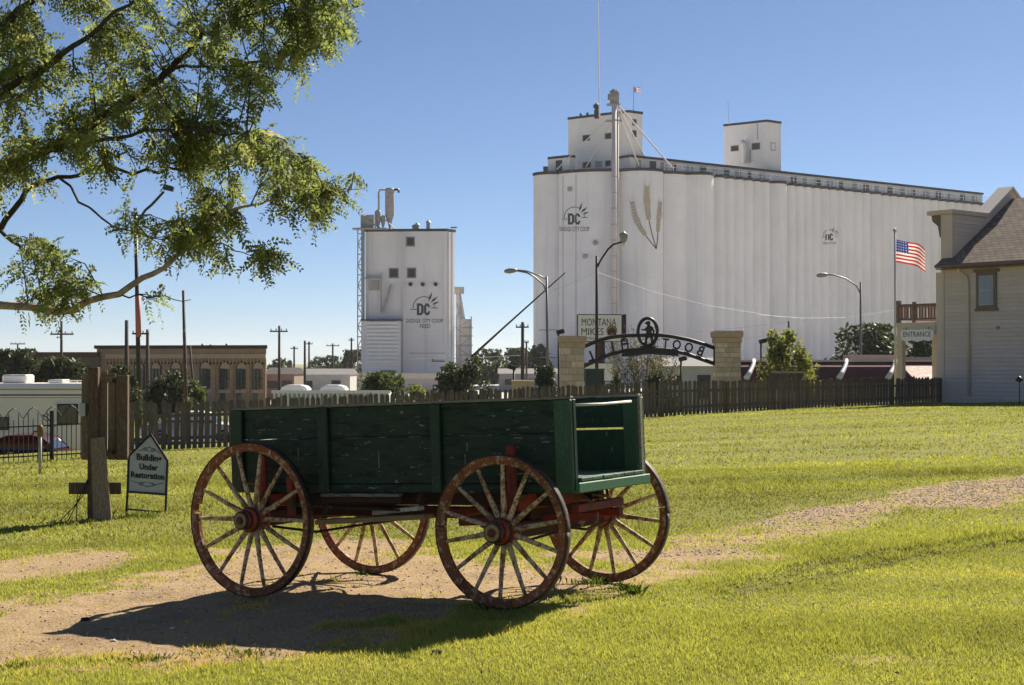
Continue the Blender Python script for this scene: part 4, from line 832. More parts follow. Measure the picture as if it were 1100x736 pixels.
for ax_, wd, stem in ((((697.2, 237), (695.8, 225), (694.6, 213), (694.9, 201)), 4.0, ((697.2, 237), (700, 250), (705, 267.5))), (((693.8, 253.3), (687.5, 244), (682, 232), (679, 217)), 3.7, ((693.8, 253.3), (699, 260), (705, 267.5))), (((706.8, 250), (707.3, 240), (708.4, 229), (709.4, 218.5)), 2.5, ((706.8, 250), (706.2, 259), (705, 267.5)))):
    AX = np.array(ax_); ear = MB(); awn = MB(); n = 13
    def axp(t): i = min(int(t*3), 2); q = t*3-i; return AX[i]*(1-q)+AX[i+1]*q
    for j in range(n):
        t_ = j/n; p_ = axp(t_); dd_ = axp(min(t_+.08, 1))-p_; dd_ = dd_/np.linalg.norm(dd_); nn = np.array([-dd_[1], dd_[0]]); w = wd*(.75+.4*math.sin(math.pi*min(1, t_+.15)))
        for k in (-1, 0, 1): a = p_+nn*k*w*.22; b = p_+nn*k*w*.62+dd_*4.6; blade(ear, cast, a, b, 2.0)
        if j > 3:
            for k in (-1, 1): blade(awn, lambda x, y: cast(x, y, .04), p_+nn*k*w*.5+dd_*3, p_+nn*k*(w*.5+2.0)+dd_*10, .45)
    o = part('wheat_ear_mark', ear, M_ear, sil[2]); part('awn_mark', awn, M_ear, sil[2]); mb = MB(); line2(mb, cast, stem, 1.0); part('stalk_mark', mb, M_stalk, sil[2])
for r_ in ((604.7, 605.1, 189, 400), (618.7, 619.1, 187, 400)): mb = MB(); line2(mb, cast, [(r_[0], y) for y in np.linspace(r_[2], 400, 12)], .5); part('wall_seam', mb, plain('seam_grey', (.30, .27, .26), .8, .1, 1), sil[1])
for px, py in ((612, 203.5), (628.5, 275.5), (639.5, 261)): part('wall_vent', MB().lathe([(.5, 0), (.5, .4), (.3, .5)], cast(px, py, .02), (0, -1, 0), 10), M_metal, sil[1])
# ------------------------------------------------------------------ the feed mill
Ym = 262.0; mill = thing('feed_mill', 'tall white concrete feed mill with rooftop pipes left of the elevator', 'mill', (xat(435, Ym), Ym+5, -3))
mf = Fac(PX(479.4, Ym), -86); ms = Fac(PX(479.4, Ym), 30); zt = zat(248.5, Ym); l, c, r_ = mf.P(mf.s_at(392.5), -4.2), mf.P(0, -4.2), ms.P(ms.s_at(488.2), -4.2)
MM = MB().prism([l, c, r_, l+(r_-c)], (0, 0, zt+4.2)); part('mill_tower', MM, M_conc2, mill); mo = mill.children[0]
mid = (l+r_)/2; part('roof_rim', MB().prism([Vector((mid.x+(p.x-mid.x)*1.03, mid.y+(p.y-mid.y)*1.05, zt+.01)) for p in (l, c, r_, l+(r_-c))], (0, 0, .45)), M_rimdark, mo)
for q in ((436, 445.6, 254.3, 265), (417.6, 428.3, 288, 299), (437, 447, 287.6, 299)): mf.window(mo, *q, MATS['window_frame_grey'], .22, M_dark)
for px in (441, 454, 468): part('port', MB().lathe([(.35, 0), (.35, .3), (.25, .35)], mf.at(px, 305.6, .02), (0, -1, 0), 10), M_dark, mo)
for px in (433, 480.6, 484.2): (mf if px < 479 else ms).rect(mb := MB(), px, px+(1.0 if px < 479 else 1.6), 249.5, 414, .01, .35); part('pilaster', mb, M_conc2, mo)
part('rain_pipe', MB().tube([mf.at(390, 246, .3), mf.at(390.3, 396, .3)], .32, 8), M_metal, mo, True)
part('catwalk', mf.rect(MB(), 388.5, 411, 298.5, 299.6, .02, 1.2), M_metal, mo); part('ladder_cage', mf.rect(MB(), 409.6, 410.6, 293, 336, .4, .9), M_metal, mo)
part('machine_frame', mf.rect(MB(), 397, 407, 302, 312, .02, .4), M_metal, mo); part('grain_spout', MB().tube([mf.at(421, 306, .5), mf.at(412.5, 335, .9)], .25, 6), M_metal, mo)
part('lower_bay', mf.rect(MB(), 391, 431.5, 345, 414, .02, 2.2), M_conc2, mo)
bay = mill.children[0].children[-1]
for i in range(11): part('bay_louvre', mf.rect(MB(), 396, 430, 346.2+i*4.1, 348.4+i*4.1, 2.21, 2.6), M_white, bay)
part('bay_roof', mf.rect(MB(), 390, 432.5, 343.4, 344.9, .02, 2.7), M_rimdark, bay); part('office_window', mf.rect(MB(), 411, 427, 398, 404.5, 2.21, 2.5), M_dark, bay); part('bay_door', mf.rect(MB(), 455, 478, 404, 415, .02, .3), M_dark, mo)
part('wall_lamp', MB().tube([mf.at(465, 386, .1), mf.at(464.6, 388, .9), mf.at(478, 388.2, .9)], .1, 5), M_dark, mo); part('conduit', mf.rect(MB(), 440, 478, 379.4, 379.9, .02, .12), M_metal, mo)
Yr = Ym+2; eq = lambda nm, mb_, m_=None: part(nm, mb_, m_ or MATS['head_grey2'], mo, True)
plain('head_grey2', (.34, .31, .29), .65, .3, 2)
eq('dust_cyclone', MB().lathe([(.15, 0), (.2, .5), (.80, 2.5), (.80, 6.7), (.72, 7.0), (.3, 7.05)], at(418.6, 246, Yr), n=14)); eq('cyclone_pipe', MB().tube([at(422, 204, Yr), at(428, 203.6, Yr), at(428.3, 207, Yr)], .22, 6), M_dark)
eq('duct', MB().tube([at(406.8, 226, Yr), at(406.8, 207, Yr), at(408, 204, Yr), at(414, 203.5, Yr)], .18, 7)); eq('dust_cyclone', MB().lathe([(.12, 0), (.55, 1.7), (.55, 3.0), (.2, 3.3)], at(406, 246, Yr), n=12))
eq('dust_cyclone', MB().lathe([(.1, 0), (.38, 1.2), (.38, 2.2), (.1, 2.4)], at(411.5, 246, Yr), n=10)); part('machine_house', MB().box(at(395.5, 239, Yr), (2.0, 1.6, 2.5)), MATS['head_grey2'], mo); part('platform', MB().box(at(398, 246.2, Yr-1), (6.0, 2.5, .25)), M_metal, mo)
for a, b in (((388, 231), (388, 246)), ((403, 231), (403, 246)), ((388, 233), (410, 246)), ((410, 232), (424, 246))): part('strut', MB().tube([at(*a, Yr-1), at(*b, Yr-1)], .12, 5), M_metal, mo)
for px, h in ((448, .9), (460, 1.3), (445, .6)): part('roof_vent', MB().lathe([(.35, 0), (.35, h), (.5, h+.05), (.2, h+.4)], at(px, 247.6, Yr), n=8), M_metal, mo)
part('eave_pole', MB().tube([at(380.5, 245.4, Yr-1), at(392, 245.2, Yr-1)], .12, 5), M_dark, mo); part('eave_pole', MB().tube([at(484, 244.6, Yr), at(491, 244.4, Yr)], .12, 5), M_dark, mo)
for px in (385.8, 391.6): part('stair_post', MB().tube([mf.at(px, 246, 1.6), mf.at(px, 408, 1.6)], .10, 5), M_metal, mo)
for i, py in enumerate(range(252, 404, 11)):
    part('stair_flight', MB().tube([mf.at(385.8 if i % 2 else 391.6, py, 1.6), mf.at(391.6 if i % 2 else 385.8, py+11, 1.6)], .09, 4), M_metal, mo); part('stair_landing', MB().tube([mf.at(385.4, py, 1.6), mf.at(392, py, 1.6)], .10, 4), M_metal, mo)
for px in (490.2, 506.2): part('frame_post', MB().tube([at(px, 340, 271), at(px, 402, 271)], .10, 5), M_metal, mo)
for i, py in enumerate((343, 353, 363, 373, 383)): part('frame_brace', MB().tube([at(490.2 if i % 2 else 506.2, py, 271), at(506.2 if i % 2 else 490.2, py+10, 271)], .07, 4), M_metal, mo)
mc = caster(MM); coop_mark(mo, mc, 455.2, 326, 1.06, [('DODGE CITY COOP', 1, 17.6, 37, 4.0), ('FEED', 1.4, 23, 10.5, 4.0)])
# bins behind the mill
t = thing('steel_bin', 'pale steel bin tower with ladder hoops right behind the feed mill', 'bin', (xat(497, 275), 275, -3)); M_bin = plain('bin_white', (.62, .58, .53), .6, .06, .5)
part('bin_shell', MB().lathe([(1.3, -4.2), (1.3, zat(344, 275)), (1.25, zat(343, 275))], (xat(498.5, 275), 275, 0), n=20), M_bin, t, True); b_ = t.children[0]
for py in (352, 361, 371, 381): part('hoop', MB().lathe([(1.31, -.12), (1.55, -.1), (1.55, .1), (1.31, .12)], (xat(498.5, 275), 275, zat(py, 275)), n=20), M_metal, b_)
for i in range(9): a = R(200+i*20); part('stiffener', MB().box((xat(498.5, 275)+1.33*math.cos(a), 275+1.33*math.sin(a), zat(365, 275)), (.12, .12, 7)), M_bin, b_)
part('bin_leg', MB().tube([at(492.5, 395, 274), at(492.5, 311, 274)], .45, 8), M_bin, t, True); part('leg_head', MB().box(at(493, 312, 274), (1.8, 1.4, 1.2)), M_metal, t); part('spout', MB().tube([at(493, 314, 274), at(498, 343, 274.5)], .3, 6), M_bin, t)
for a, b in (((490, 325), (496, 343)), ((496, 325), (490, 343))): part('brace', MB().tube([at(*a, 273), at(*b, 273)], .1, 4), M_metal, t)
# sheds at the mill's foot
def shed(name, label, px0, px1, py0, Y, wall, roof, depth=9, pitch=.8, group=None):
    x0, x1 = xat(px0, Y), xat(px1, Y); zt = zat(py0, Y); t = thing(name, label, 'shed', ((x0+x1)/2, Y, -2.6), group)
    part('wall', MB().box(((x0+x1)/2, Y+depth/2, (zt-4.2)/2), (x1-x0, depth, zt+4.2)), wall, t)
    part('roof', MB().prism([(x0-.2, Y-.3, zt+.01), (x0-.2, Y+depth/2, zt+pitch), (x0-.2, Y+depth+.3, zt+.01)], (x1-x0+.4, 0, 0)), roof, t)
    n = max(2, int((x1-x0)/3))
    for i in range(n): x = x0+(x1-x0)*(i+.5)/n; part('door' if i % 3 == 1 else 'window', MB().box((x, Y-.03, zt-1.3 if i % 3 != 1 else zt-1.9), (1.2, .08, .9 if i % 3 != 1 else 2.2)), M_dark, t)
    return t
M_tin = plain('tin_roof', (.17, .16, .155), .7, .1, 1)
shed('shed', 'long pale shed roof at the left foot of the feed mill', 316, 376, 402.5, 210, plain('shed_wall', (.42, .40, .37), .8, .1, 1), M_tin)
shed('shed', 'brown low shed between the arched brick hall and the pale shed', 285, 316, 402, 190, plain('shed_brown', (.20, .14, .11), .8, .1, 1), M_rimdark)
shed('shed', 'grey low shed right of the feed mill behind dark shrubs', 380, 482, 407, 230, MATS['shed_wall'], M_rimdark)
shed('shed', 'flat grey warehouse between the feed mill and the elevator', 536, 600, 401.5, 240, plain('shed_grey', (.27, .25, .24), .8, .1, 1), M_tin)
shed('shed', 'corrugated white shed behind the arch', 708, 772, 393.5, 140, plain('corrugated_white', (.46, .44, .42), .7, .12, 3, stretch=(8, 1, .2)), M_tin)
# ------------------------------------------------------------------ the brick hall with arched windows
Yh = 150.0; hall = thing('brick_hall', 'long tan brick hall with arched windows and arcaded cornice', 'building', (xat(195, Yh), Yh, -2.6)); hf = Fac(PX(286, Yh+6), -82)
M_brick = plain('tan_brick', (.44, .275, .175), .9, .12, 1.2, .02, dark=(.19, .14, .10), dark_amt=.5); M_bricktrim = plain('pale_brick_trim', (.56, .38, .26), .9, .1, 2)  # trim is a paler brick for frieze, corbels, arch fills and sills
h0, ztH = hf.hit(286, 374.5); h1, _ = hf.hit(104, 376); ztH = hf.hit(286, 374.5)[1]
bk = Vector((-.19, .98, 0))*14
def hall_prism(a, b, z0, z1, o): return MB().prism([hf.P(a, z0, o), hf.P(b, z0, o), hf.P(b, z0, o)+bk, hf.P(a, z0, o)+bk], (0, 0, z1-z0))
wall = part('wall', hall_prism(h0, h1, -4.2, ztH, 0), M_brick, hall); part('parapet_cap', hall_prism(h0-.2, h1+.2, ztH+.01, ztH+.35, .25), M_rimdark, hall)
part('frieze', hf.box(MB(), h0, h1-1, ztH-1.0, ztH-.55, .01, .22), M_bricktrim, hall)
n = 46
for i in range(n):                                        # the little arches hanging below the cornice
    d = h0+.15+(h1-1.2-h0)*i/n; w = (h1-1.2-h0)/n; mb = MB(); mb.prism([hf.P(d+w*(.5+.42*math.cos(a)), ztH-1.0-.0+.0-.42*w*0+(.45*w*math.sin(a)-.55), .02) for a in np.linspace(0, math.pi, 7)], tuple(Vector((*hf.n, 0))*.03)); part('arch_recess', mb, M_dark, wall)
    part('corbel', hf.box(MB(), d+w*.90, d+w*1.08, ztH-1.62, ztH-1.0, .01, .2), M_bricktrim, wall)
for px0, px1 in ((272, 283), (254.5, 265), (236.5, 247.7), (215.5, 227), (184, 195), (163, 173.2), (145, 155)):
    d0, zb = hf.hit(px1, 417.5); d1, zs = hf.hit(px0, 396); m_ = (d0+d1)/2; r_ = abs(d1-d0)/2
    arch = lambda k, o, z0: [hf.P(m_-r_*k, z0, o)]+[hf.P(m_+r_*k*math.cos(a), zs+r_*k*1.25*math.sin(a), o) for a in np.linspace(math.pi, 0, 11)]+[hf.P(m_+r_*k, z0, o)]
    nv = Vector((*hf.n, 0)); s_ = part('window', MB().prism(arch(1.14, .01, zb-.1), nv*.12), M_rimdark, hall); part('tympanum', MB().prism(arch(.90, .135, zs), nv*.03), M_bricktrim, s_)
    part('pane', hf.box(MB(), m_-r_*.93, m_+r_*.93, zb, zs-.05, .135, .16), M_pane, s_)
    for k in (-.34, .34): part('mullion', hf.box(MB(), m_+r_*k-.06, m_+r_*k+.06, zb, zs-.05, .161, .2), M_rimdark, s_)
    part('transom', hf.box(MB(), m_-r_, m_+r_, (zb+zs)/2-.05, (zb+zs)/2+.05, .162, .21), M_rimdark, s_)
    w_ = part('window', hf.box(MB(), m_-r_, m_+r_, zb-3.3, zb-.5, .01, .1), M_rimdark, hall); part('pane', hf.box(MB(), m_-r_*.85, m_+r_*.85, zb-3.2, zb-.6, .101, .13), M_pane, w_); part('sill', hf.box(MB(), m_-r_*1.15, m_+r_*1.15, zb-.45, zb-.12, .01, .25), M_bricktrim, w_)
for px in (231.5, 250.8, 268.5, 207, 286): d = hf.s_at(px); part('pilaster', hf.box(MB(), d, d+.8, -4.2, ztH-1.65, .005, .16), M_brick, hall)
for px, h in ((229.5, .9), (212, .8), (203, .9)): part('roof_pipe', MB().tube([hf.at(px, 376, -4), hf.at(px, 376-h*8, -4)], .1, 5), M_dark, hall)
wing = Fac(PX(106, 158), -84); d0, d1 = wing.s_at(106), wing.s_at(-30); zw = wing.hit(106, 383.5)[1]; t = thing('brick_wing', 'low brown brick building running off behind the motorhome', 'building', tuple(wing.P(0, -2.6)))
part('wall', wing.box(MB(), d0, d1, -4.2, zw, -9, 0), plain('brown_brick', (.17, .115, .085), .9, .15, 1.2), t); part('parapet_cap', wing.box(MB(), d0, d1, zw+.01, zw+.5, -9.2, .2), plain('maroon_trim', (.12, .045, .035), .8, .1, 1), t)
for px in (98, 84, 70, 56, 40): d = wing.s_at(px); part('window', wing.box(MB(), d, d+1.6, zw-2.2, zw-.9, .01, .12), M_dark, t)
# ------------------------------------------------------------------ gate arch of the museum
Ya = 66.0; gate = thing('gate_arch', 'stone gate piers joined by a black iron lettered arch seen from behind', 'gate', (xat(697, Ya), Ya, gz(xat(697, Ya), Ya))); M_mort = plain('mortar', (.34, .27, .20), .9, .1, 8); M_stone = plain('sand_stone', (.60, .47, .33), .9, .15, 6, .008, rnd=.22); M_cap = plain('stone_cap', (.50, .37, .24), .9, .12, 5, .006)
for px0, px1, pyt, pyc in ((601.5, 627, 361, 374), (767.5, 794, 355.5, 368.5)):
    x0, x1 = xat(px0, Ya), xat(px1, Ya); g_ = gz((x0+x1)/2, Ya)-.1; zc, zt = zat(pyc, Ya), zat(pyt, Ya); w = x1-x0; pr = part('pier', MB().box(((x0+x1)/2, Ya, (g_+zc)/2), (w-.03, w-.03, zc-g_)), M_mort, gate)
    nc = 15; hc = (zc-g_)/nc
    for r_ in range(nc):
        cuts = [0, .36, .70, 1] if r_ % 2 else [0, .5+.06*random.uniform(-1, 1), 1]
        if random.random() < .4: cuts = [0, .26, .62, 1]
        for a, b in zip(cuts[:-1], cuts[1:]): part('stone', MB().box((x0+w*(a+b)/2, Ya+random.uniform(-.004, .004), g_+hc*(r_+.5)), (w*(b-a)-.022, w+random.uniform(-.015, .015), hc-.022)), M_stone, pr)
    part('cap_stone', MB().box(((x0+x1)/2, Ya, zc+.22*(zt-zc)), (w+.08, w+.08, .44*(zt-zc)-.004)), M_cap, pr, bevel=.02); part('cap_stone', MB().box(((x0+x1)/2, Ya, zc+.72*(zt-zc)), (w+.20, w+.20, .56*(zt-zc)-.004)), M_cap, pr, bevel=.03)
ga = lambda px, py, o=0: at(px, py, Ya-o)
top = [(626, 373), (640, 367), (655, 362.5), (672, 360.5), (684, 360.3), (697, 360), (710, 360.2), (722, 361.5), (740, 365), (755, 369.5), (768, 374)]; bot = [(626, 394), (640, 387.5), (655, 381), (672, 376.5), (697, 374.5), (722, 376.5), (740, 381), (755, 386.5), (768, 391)]
for L_ in (top, bot): part('arch_bar', MB().tube([ga(*p) for p in L_], .085, 6), M_black, gate, True)
part('arch_end', MB().tube([ga(626, 373), ga(626, 395)], .06, 6), M_black, gate); part('arch_end', MB().tube([ga(767.6, 374), ga(767.6, 391)], .05, 6), M_black, gate)
for s, cx, cy, an in (('L', 633.5, 383, -24), ('L', 646, 377, -20), ('I', 658, 372.5, -12), ('H', 671, 369.5, -8), ('T', 715, 369, 6), ('O', 727, 370.3, 10), ('O', 740, 373.3, 15), ('B', 752.5, 377, 20)):
    mb = MB(); c, s_ = math.cos(R(an)), math.sin(R(an)); sz = .9 if s != 'I' else .5
    V, Fs = text_mesh(s, .025); xs = [v[0] for v in V]; ys = [v[1] for v in V]; W_ = {'I': 2.2, 'O': 9.5, 'H': 8, 'T': 7, 'B': 7, 'L': 6.5}[s]; H_ = 11
    pt = [((-(x-(max(xs)+min(xs))/2)/(max(xs)-min(xs))*W_), -(y-(max(ys)+min(ys))/2)/(max(ys)-min(ys))*H_) for x, y, z in V]
    A_ = [ga(cx+x*c-y*s_, cy+x*s_+y*c, .02) for x, y in pt]; B_ = [ga(cx+x*c-y*s_, cy+x*s_+y*c, -.02) for x, y in pt]; mb.add(A_, Fs); mb.add(B_, [f[::-1] for f in Fs])
    for f in Fs:
        for i, j in zip(f, f[1:]+f[:1]): mb.quad(A_[i], A_[j], B_[j], B_[i])
    part('arch_letter', mb, M_black, gate)
part('emblem_ring', MB().tube([ga(695.8+10.4*math.cos(a), 356.5+14.6*math.sin(a)) for a in np.linspace(0, 2*math.pi, 29)], .075, 6), M_black, gate, True)
cow = [(694, 345.5), (697.5, 344.6), (699, 346.8), (698.2, 349.4), (701.5, 351.5), (703.5, 356), (702.6, 360), (701.2, 359.6), (701.4, 356.5), (700, 355), (700.3, 359.5), (701.8, 363), (702, 369.5), (704, 371), (699.2, 371), (699, 364.5), (697.4, 361.5), (695.4, 365), (695.6, 371), (691.6, 371), (692.4, 369.3), (692.8, 363.5), (694, 359.5), (694.2, 355.5), (692, 355.4), (688.6, 354.6), (688.8, 353.4), (692, 353.6), (694.6, 351), (695.4, 349.4), (693.6, 348), (691.8, 347), (693.4, 346.4)]
mb = MB(); n = len(cow); bm = bmesh.new(); vs = [bm.verts.new(ga(*p, .02)) for p in cow]; bm.faces.new(vs); r_ = bmesh.ops.extrude_face_region(bm, geom=bm.faces[:]); bmesh.ops.translate(bm, verts=[v for v in r_['geom'] if isinstance(v, bmesh.types.BMVert)], vec=(0, .05, 0)); bmesh.ops.triangulate(bm, faces=bm.faces[:]); me = bpy.data.meshes.new('emblem_figure'); bm.to_mesh(me); bm.free(); me.materials.append(M_black); part('emblem_figure', me, None, gate)
mb = MB(); rib = [(667, 383), (669, 379), (680, 376.4), (697, 375.2), (714, 376.2), (727, 378.6), (730, 382.6), (722, 382.2), (697, 380.4), (676, 383)]; mb.prism([ga(*p, .05) for p in rib], (0, .06, 0)); part('ribbon_plate', mb, M_black, gate)
part('emblem_base', MB().prism([ga(687, 371.5, .03), (ga(705, 371.5, .03)), ga(703, 374, .03), ga(689, 374, .03)], (0, .05, 0)), M_black, gate)
# ------------------------------------------------------------------ roadside pole sign
Ys = 112.0; t = thing('pole_sign', 'cream restaurant sign cabinet on a post behind the left stone pier', 'sign', (xat(646, Ys), Ys, -2.2)); M_cream = plain('sign_cream', (.90, .84, .80), .5, .04, 2); M_maroon = plain('sign_maroon', (.055, .018, .016), .5, .1, 2)
def cab(px0, px1, py0, py1, dep=.9, shift=5.5):
    a, b = at(px0, py1, Ys), at(px1, py0, Ys); w = MB().box(((a.x+b.x)/2, Ys+dep/2, (a.z+b.z)/2), (b.x-a.x, dep, b.z-a.z)); o = part('cabinet', w, M_maroon, t, bevel=.05)
    a, b = at(px0+1, py1-1, Ys), at(px1-1, py0+1, Ys); part('sign_face', MB().box(((a.x+b.x)/2, Ys-.02, (a.z+b.z)/2), (b.x-a.x, .05, b.z-a.z)), M_cream, o); return o
k1 = cab(620, 668.5, 337.5, 367.5); k2 = cab(627, 660, 389.5, 410)
part('cabinet_side', MB().box(at(670.3, 352.5, Ys+.4), (.26, .9, 2.0)), M_maroon, k1)
for s, cx, cy, w, h, b in (('MONTANA', 643.5, 346.2, 37, 8.0, .0), ('MIKES', 636.5, 356.3, 24, 7.6, .0), ('STEAKHOUSE', 642, 363.7, 24, 2.6, .0)): mb = MB(); text_fit(mb, s, lambda u, v: at(cx+u, cy-v, Ys-.06), w, h, bold=b); part('lettering', mb, M_maroon, k1)
mb = MB(); mb.lathe([(.40, 0), (.36, .04)], at(657.3, 355, Ys-.06), (0, -1, 0), 18); part('round_emblem', mb, plain('emblem_gold', (.32, .20, .05), .6, .3, 9), k1)
mb = MB(); mb.prism([at(x, y, Ys-.115) for x, y in ((652.5, 360), (653, 355), (655.5, 352.5), (659, 352.5), (661.6, 355), (662.2, 360), (659.6, 360), (659, 357), (657.8, 360), (656.5, 357), (655.4, 360))], (0, .02, 0)); part('emblem_shape', mb, M_maroon, k1)
mb = MB(); text_fit(mb, 'WELCOME', lambda u, v: at(645+u, 395-v, Ys-.06), 22, 4, bold=.03) if False else None
part('post', MB().box(at(646, 395, Ys+.45), (.5, .5, 7.5)), M_maroon, t)
a = at(638.5, 397.5, 62); g_ = gz(a.x, 62); t = thing('utility_cabinet', 'dark green steel utility cabinet beside the left stone pier', 'cabinet', (a.x, 62, g_)); M_util = plain('cabinet_green', (.030, .045, .038), .6, .1, 4)
part('box', MB().box((a.x, 62, (a.z+g_)/2), (.76, .6, a.z-g_)), M_util, t, bevel=.02); part('lid', MB().box((a.x, 62, a.z+.03), (.82, .66, .05)), M_util, t, bevel=.01); part('door_seam', MB().box((a.x, 61.695, (a.z+g_)/2+.1), (.012, .008, a.z-g_-.4)), M_black, t)
a = at(561, 408.5, 60); g_ = gz(a.x, 60); t = thing('stone_plinth', 'low tan stone block topped with slab behind the fence, left of the arch', 'plinth', (a.x, 60, g_)); part('block', MB().box((a.x, 60, (a.z+g_)/2-.03), (.82, .5, a.z-g_-.06)), M_cap, t, bevel=.02); part('slab', MB().box((a.x, 60, a.z-.03), (.88, .56, .06)), M_stone, t, bevel=.01)
# ------------------------------------------------------------------ lamps and poles
def lamp_post(label, base_px, top_py, Y, path, head, mat, rad=.07, heads='cobra', group='street lamps', lean=0):
    x = xat(base_px, Y); g_ = gz(x, Y); t = thing('street_lamp', label, 'street lamp', (x, Y, g_), group)
    tp = at(base_px+lean, top_py, Y); part('pole', MB().tube([(x, Y, g_), ((x+tp.x)/2, Y, (g_+tp.z)/2), tp], [rad, rad*.85, rad*.65], 8), mat, t, True)
    part('arm', MB().tube([at(*p, Y) for p in path], rad*.5, 6), mat, t, True)
    h = at(*head, Y)
    if heads == 'cobra': part('lamp_head', MB().lathe([(.05, -.35), (.13, -.2), (.17, .15), (.10, .4), (.03, .45)], h, (-1, 0, -.1), 10), M_metal, t, True)
    elif heads == 'bell':
        o = part('lamp_head', MB().lathe([(.10, -.30), (.14, -.28), (.24, .05), (.26, .20), (.12, .26), (.05, .36)], h, n=14), plain('lamp_tan', (.33, .29, .23), .5, .1, 5), t, True); part('globe', MB().lathe([(.05, -.48), (.12, -.42), (.13, -.301)], h, n=12), M_white, o, True)
    elif heads == 'flood': part('lamp_head', MB().box(h, (.55, .3, .28), Matrix.Rotation(R(15), 3, 'Y')), M_dark, t, bevel=.03)
    return t
M_polegrey = plain('pole_grey', (.20, .19, .18), .5, .1, 2, metal=.3); M_poledark = plain('pole_dark', (.035, .028, .026), .5, .2, 3)
t = lamp_post('grey double-arm street lamp just right of the diagonal boom', 589, 297, 92, [(587.5, 316), (584, 306), (575, 298), (566, 293), (553, 290.5)], (549.5, 290.8), M_polegrey, .10, lean=-1.8)
part('arm', MB().tube([at(*p, 92) for p in ((587.3, 300), (578, 295.5), (566, 291.2), (553, 290))], .045, 6), M_polegrey, t, True)
for py in (354.5, 384): part('crossbar', MB().tube([at(579, py, 92), at(598, py, 92)], .03, 5), M_polegrey, t)
lamp_post('dark red street lamp with bell head in front of the elevator', 641, 275, 88, [(640.3, 290), (645, 280), (653, 268), (659, 262.5), (668, 260)], (670, 255), worn('maroon_pole', (.045, .016, .014), (.10, .04, .03), .6, 3), .11, 'bell')
lamp_post('grey street lamp with long curved arm left of the waving flag', 924.5, 303, 105, [(924.5, 316), (920, 307), (908, 299), (896, 295.5), (886, 295)], (884, 295.5), M_polegrey, .10)
t = lamp_post('tall thin lamp pole with pink band rising through the tree leaves', 150.5, 232, 80, [(146, 245), (149, 236), (156, 226), (163, 220), (176, 206)], (181, 202), M_poledark, .14, 'flood', lean=-5)
part('pole_band', MB().tube([at(149.2, 362, 79.7), at(148.2, 318, 79.7)], [.135, .125], 8), plain('salmon_paint', (.50, .16, .13), .6, .1, 3), t, True)
def small_lamp(label, px, py0, Y, mat=M_black, flip=1):
    x = xat(px, Y); g_ = gz(x, Y); t = thing('yard_lamp', label, 'lamp', (x, Y, g_), 'small black yard lamps'); tp = at(px, py0+4, Y)
    part('pole', MB().tube([(x, Y, g_), tp], .045, 7), mat, t, True); part('lamp_head', MB().box(at(px+2.0*flip, py0+1.5, Y), (.36, .30, .20), Matrix.Rotation(R(-14*flip), 3, 'Y')), mat, t, bevel=.03); part('bracket', MB().tube([tp, at(px+1.5*flip, py0+3, Y)], .03, 5), mat, t)
small_lamp('black yard lamp just left of the left stone pier', 600, 355, 68); small_lamp('black yard lamp above the tan stone plinth', 552, 393, 64, flip=-1); small_lamp('black yard lamp seen through the arch opening', 731.5, 384, 70); small_lamp('black yard lamp right of the right stone pier', 817.5, 365, 72)
def util_pole(label, px, py0, py1, Y, bars=(), rad=.16, mat=None, lean=0):
    x = xat(px, Y); g_ = gz(x, Y); t = thing('utility_pole', label, 'utility pole', (x, Y, g_), 'utility poles'); part('pole', MB().tube([(x+lean, Y, g_), at(px, py0, Y)], [rad, rad*.7], 7), mat or M_pole, t, True)
    for a, b, py in bars:
        o = part('crossarm', MB().beam(at(a, py, Y-.15), at(b, py, Y-.15), .12, .14), mat or M_pole, t)
        for s in (.06, .35, .65, .94): part('insulator', MB().lathe([(.04, 0), (.07, .12), (.03, .2)], at(a+(b-a)*s, py-.2, Y-.15)+Vector((0, 0, .06)), n=6), M_metal, o)
util_pole('wooden cross pole standing over the low brown building', 66, 345, 385, 140, [(54, 79, 359)])
util_pole('dark cross pole right of the arched brick hall', 300, 350, 415, 150, [(290, 309, 356)])
util_pole('bare pole standing at the left end of the brick hall', 136, 344, 430, 120, rad=.2)
util_pole('short cross pole right beside the pink banded lamp pole', 158.5, 354, 430, 125, [(142, 160, 358.5)], rad=.18)
util_pole('slim peeling wooden pole before the arched windows', 197, 312, 452, 60, rad=.085, mat=worn('peeling_pole', (.07, .05, .038), (.30, .22, .15), .55, 3), lean=.15)
util_pole('dark cross pole between the feed mill and the elevator', 561.5, 346, 405, 150, [(554, 568, 351.5)], rad=.22)
util_pole('faint pole just right of the dark cross pole by the elevator', 565.6, 367, 405, 200, [(563.5, 568, 368)])
util_pole('far cross pole at the left edge above the trees', 19, 369, 390, 220, [(11, 27, 369.5)]); util_pole('bare pole right of the brick hall, nearest the pale shed', 327.5, 366, 412, 160)
for lab, px, py, w in (('far cross pole left of the bare pole by the shed', 316, 372, 4), ('far pole with wide crossarm right of the bare pole', 332, 367, 4), ('far cross pole among trees left of the feed mill', 357.5, 369, 7), ('far pole close to the left wall of the feed mill', 377.5, 363, 3)): util_pole(lab, px, py, 400, 260, [(px-w, px+w, py+2.5)], rad=.2)
util_pole('thin pole carrying wires behind the pale green tree', 847.3, 345, 400, 110, rad=.09)
util_pole('leaning bare pole in front of the brick hall', 204, 371, 430, 135, rad=.13, lean=.5)
single('diagonal_boom', MB().tube([at(506, 384, 100), at(540, 353, 100), at(607, 293, 100)], [.09, .065, .04], 7), M_poledark, 'dark boom slanting up across the sky beside the elevator', 'boom', smooth=True)
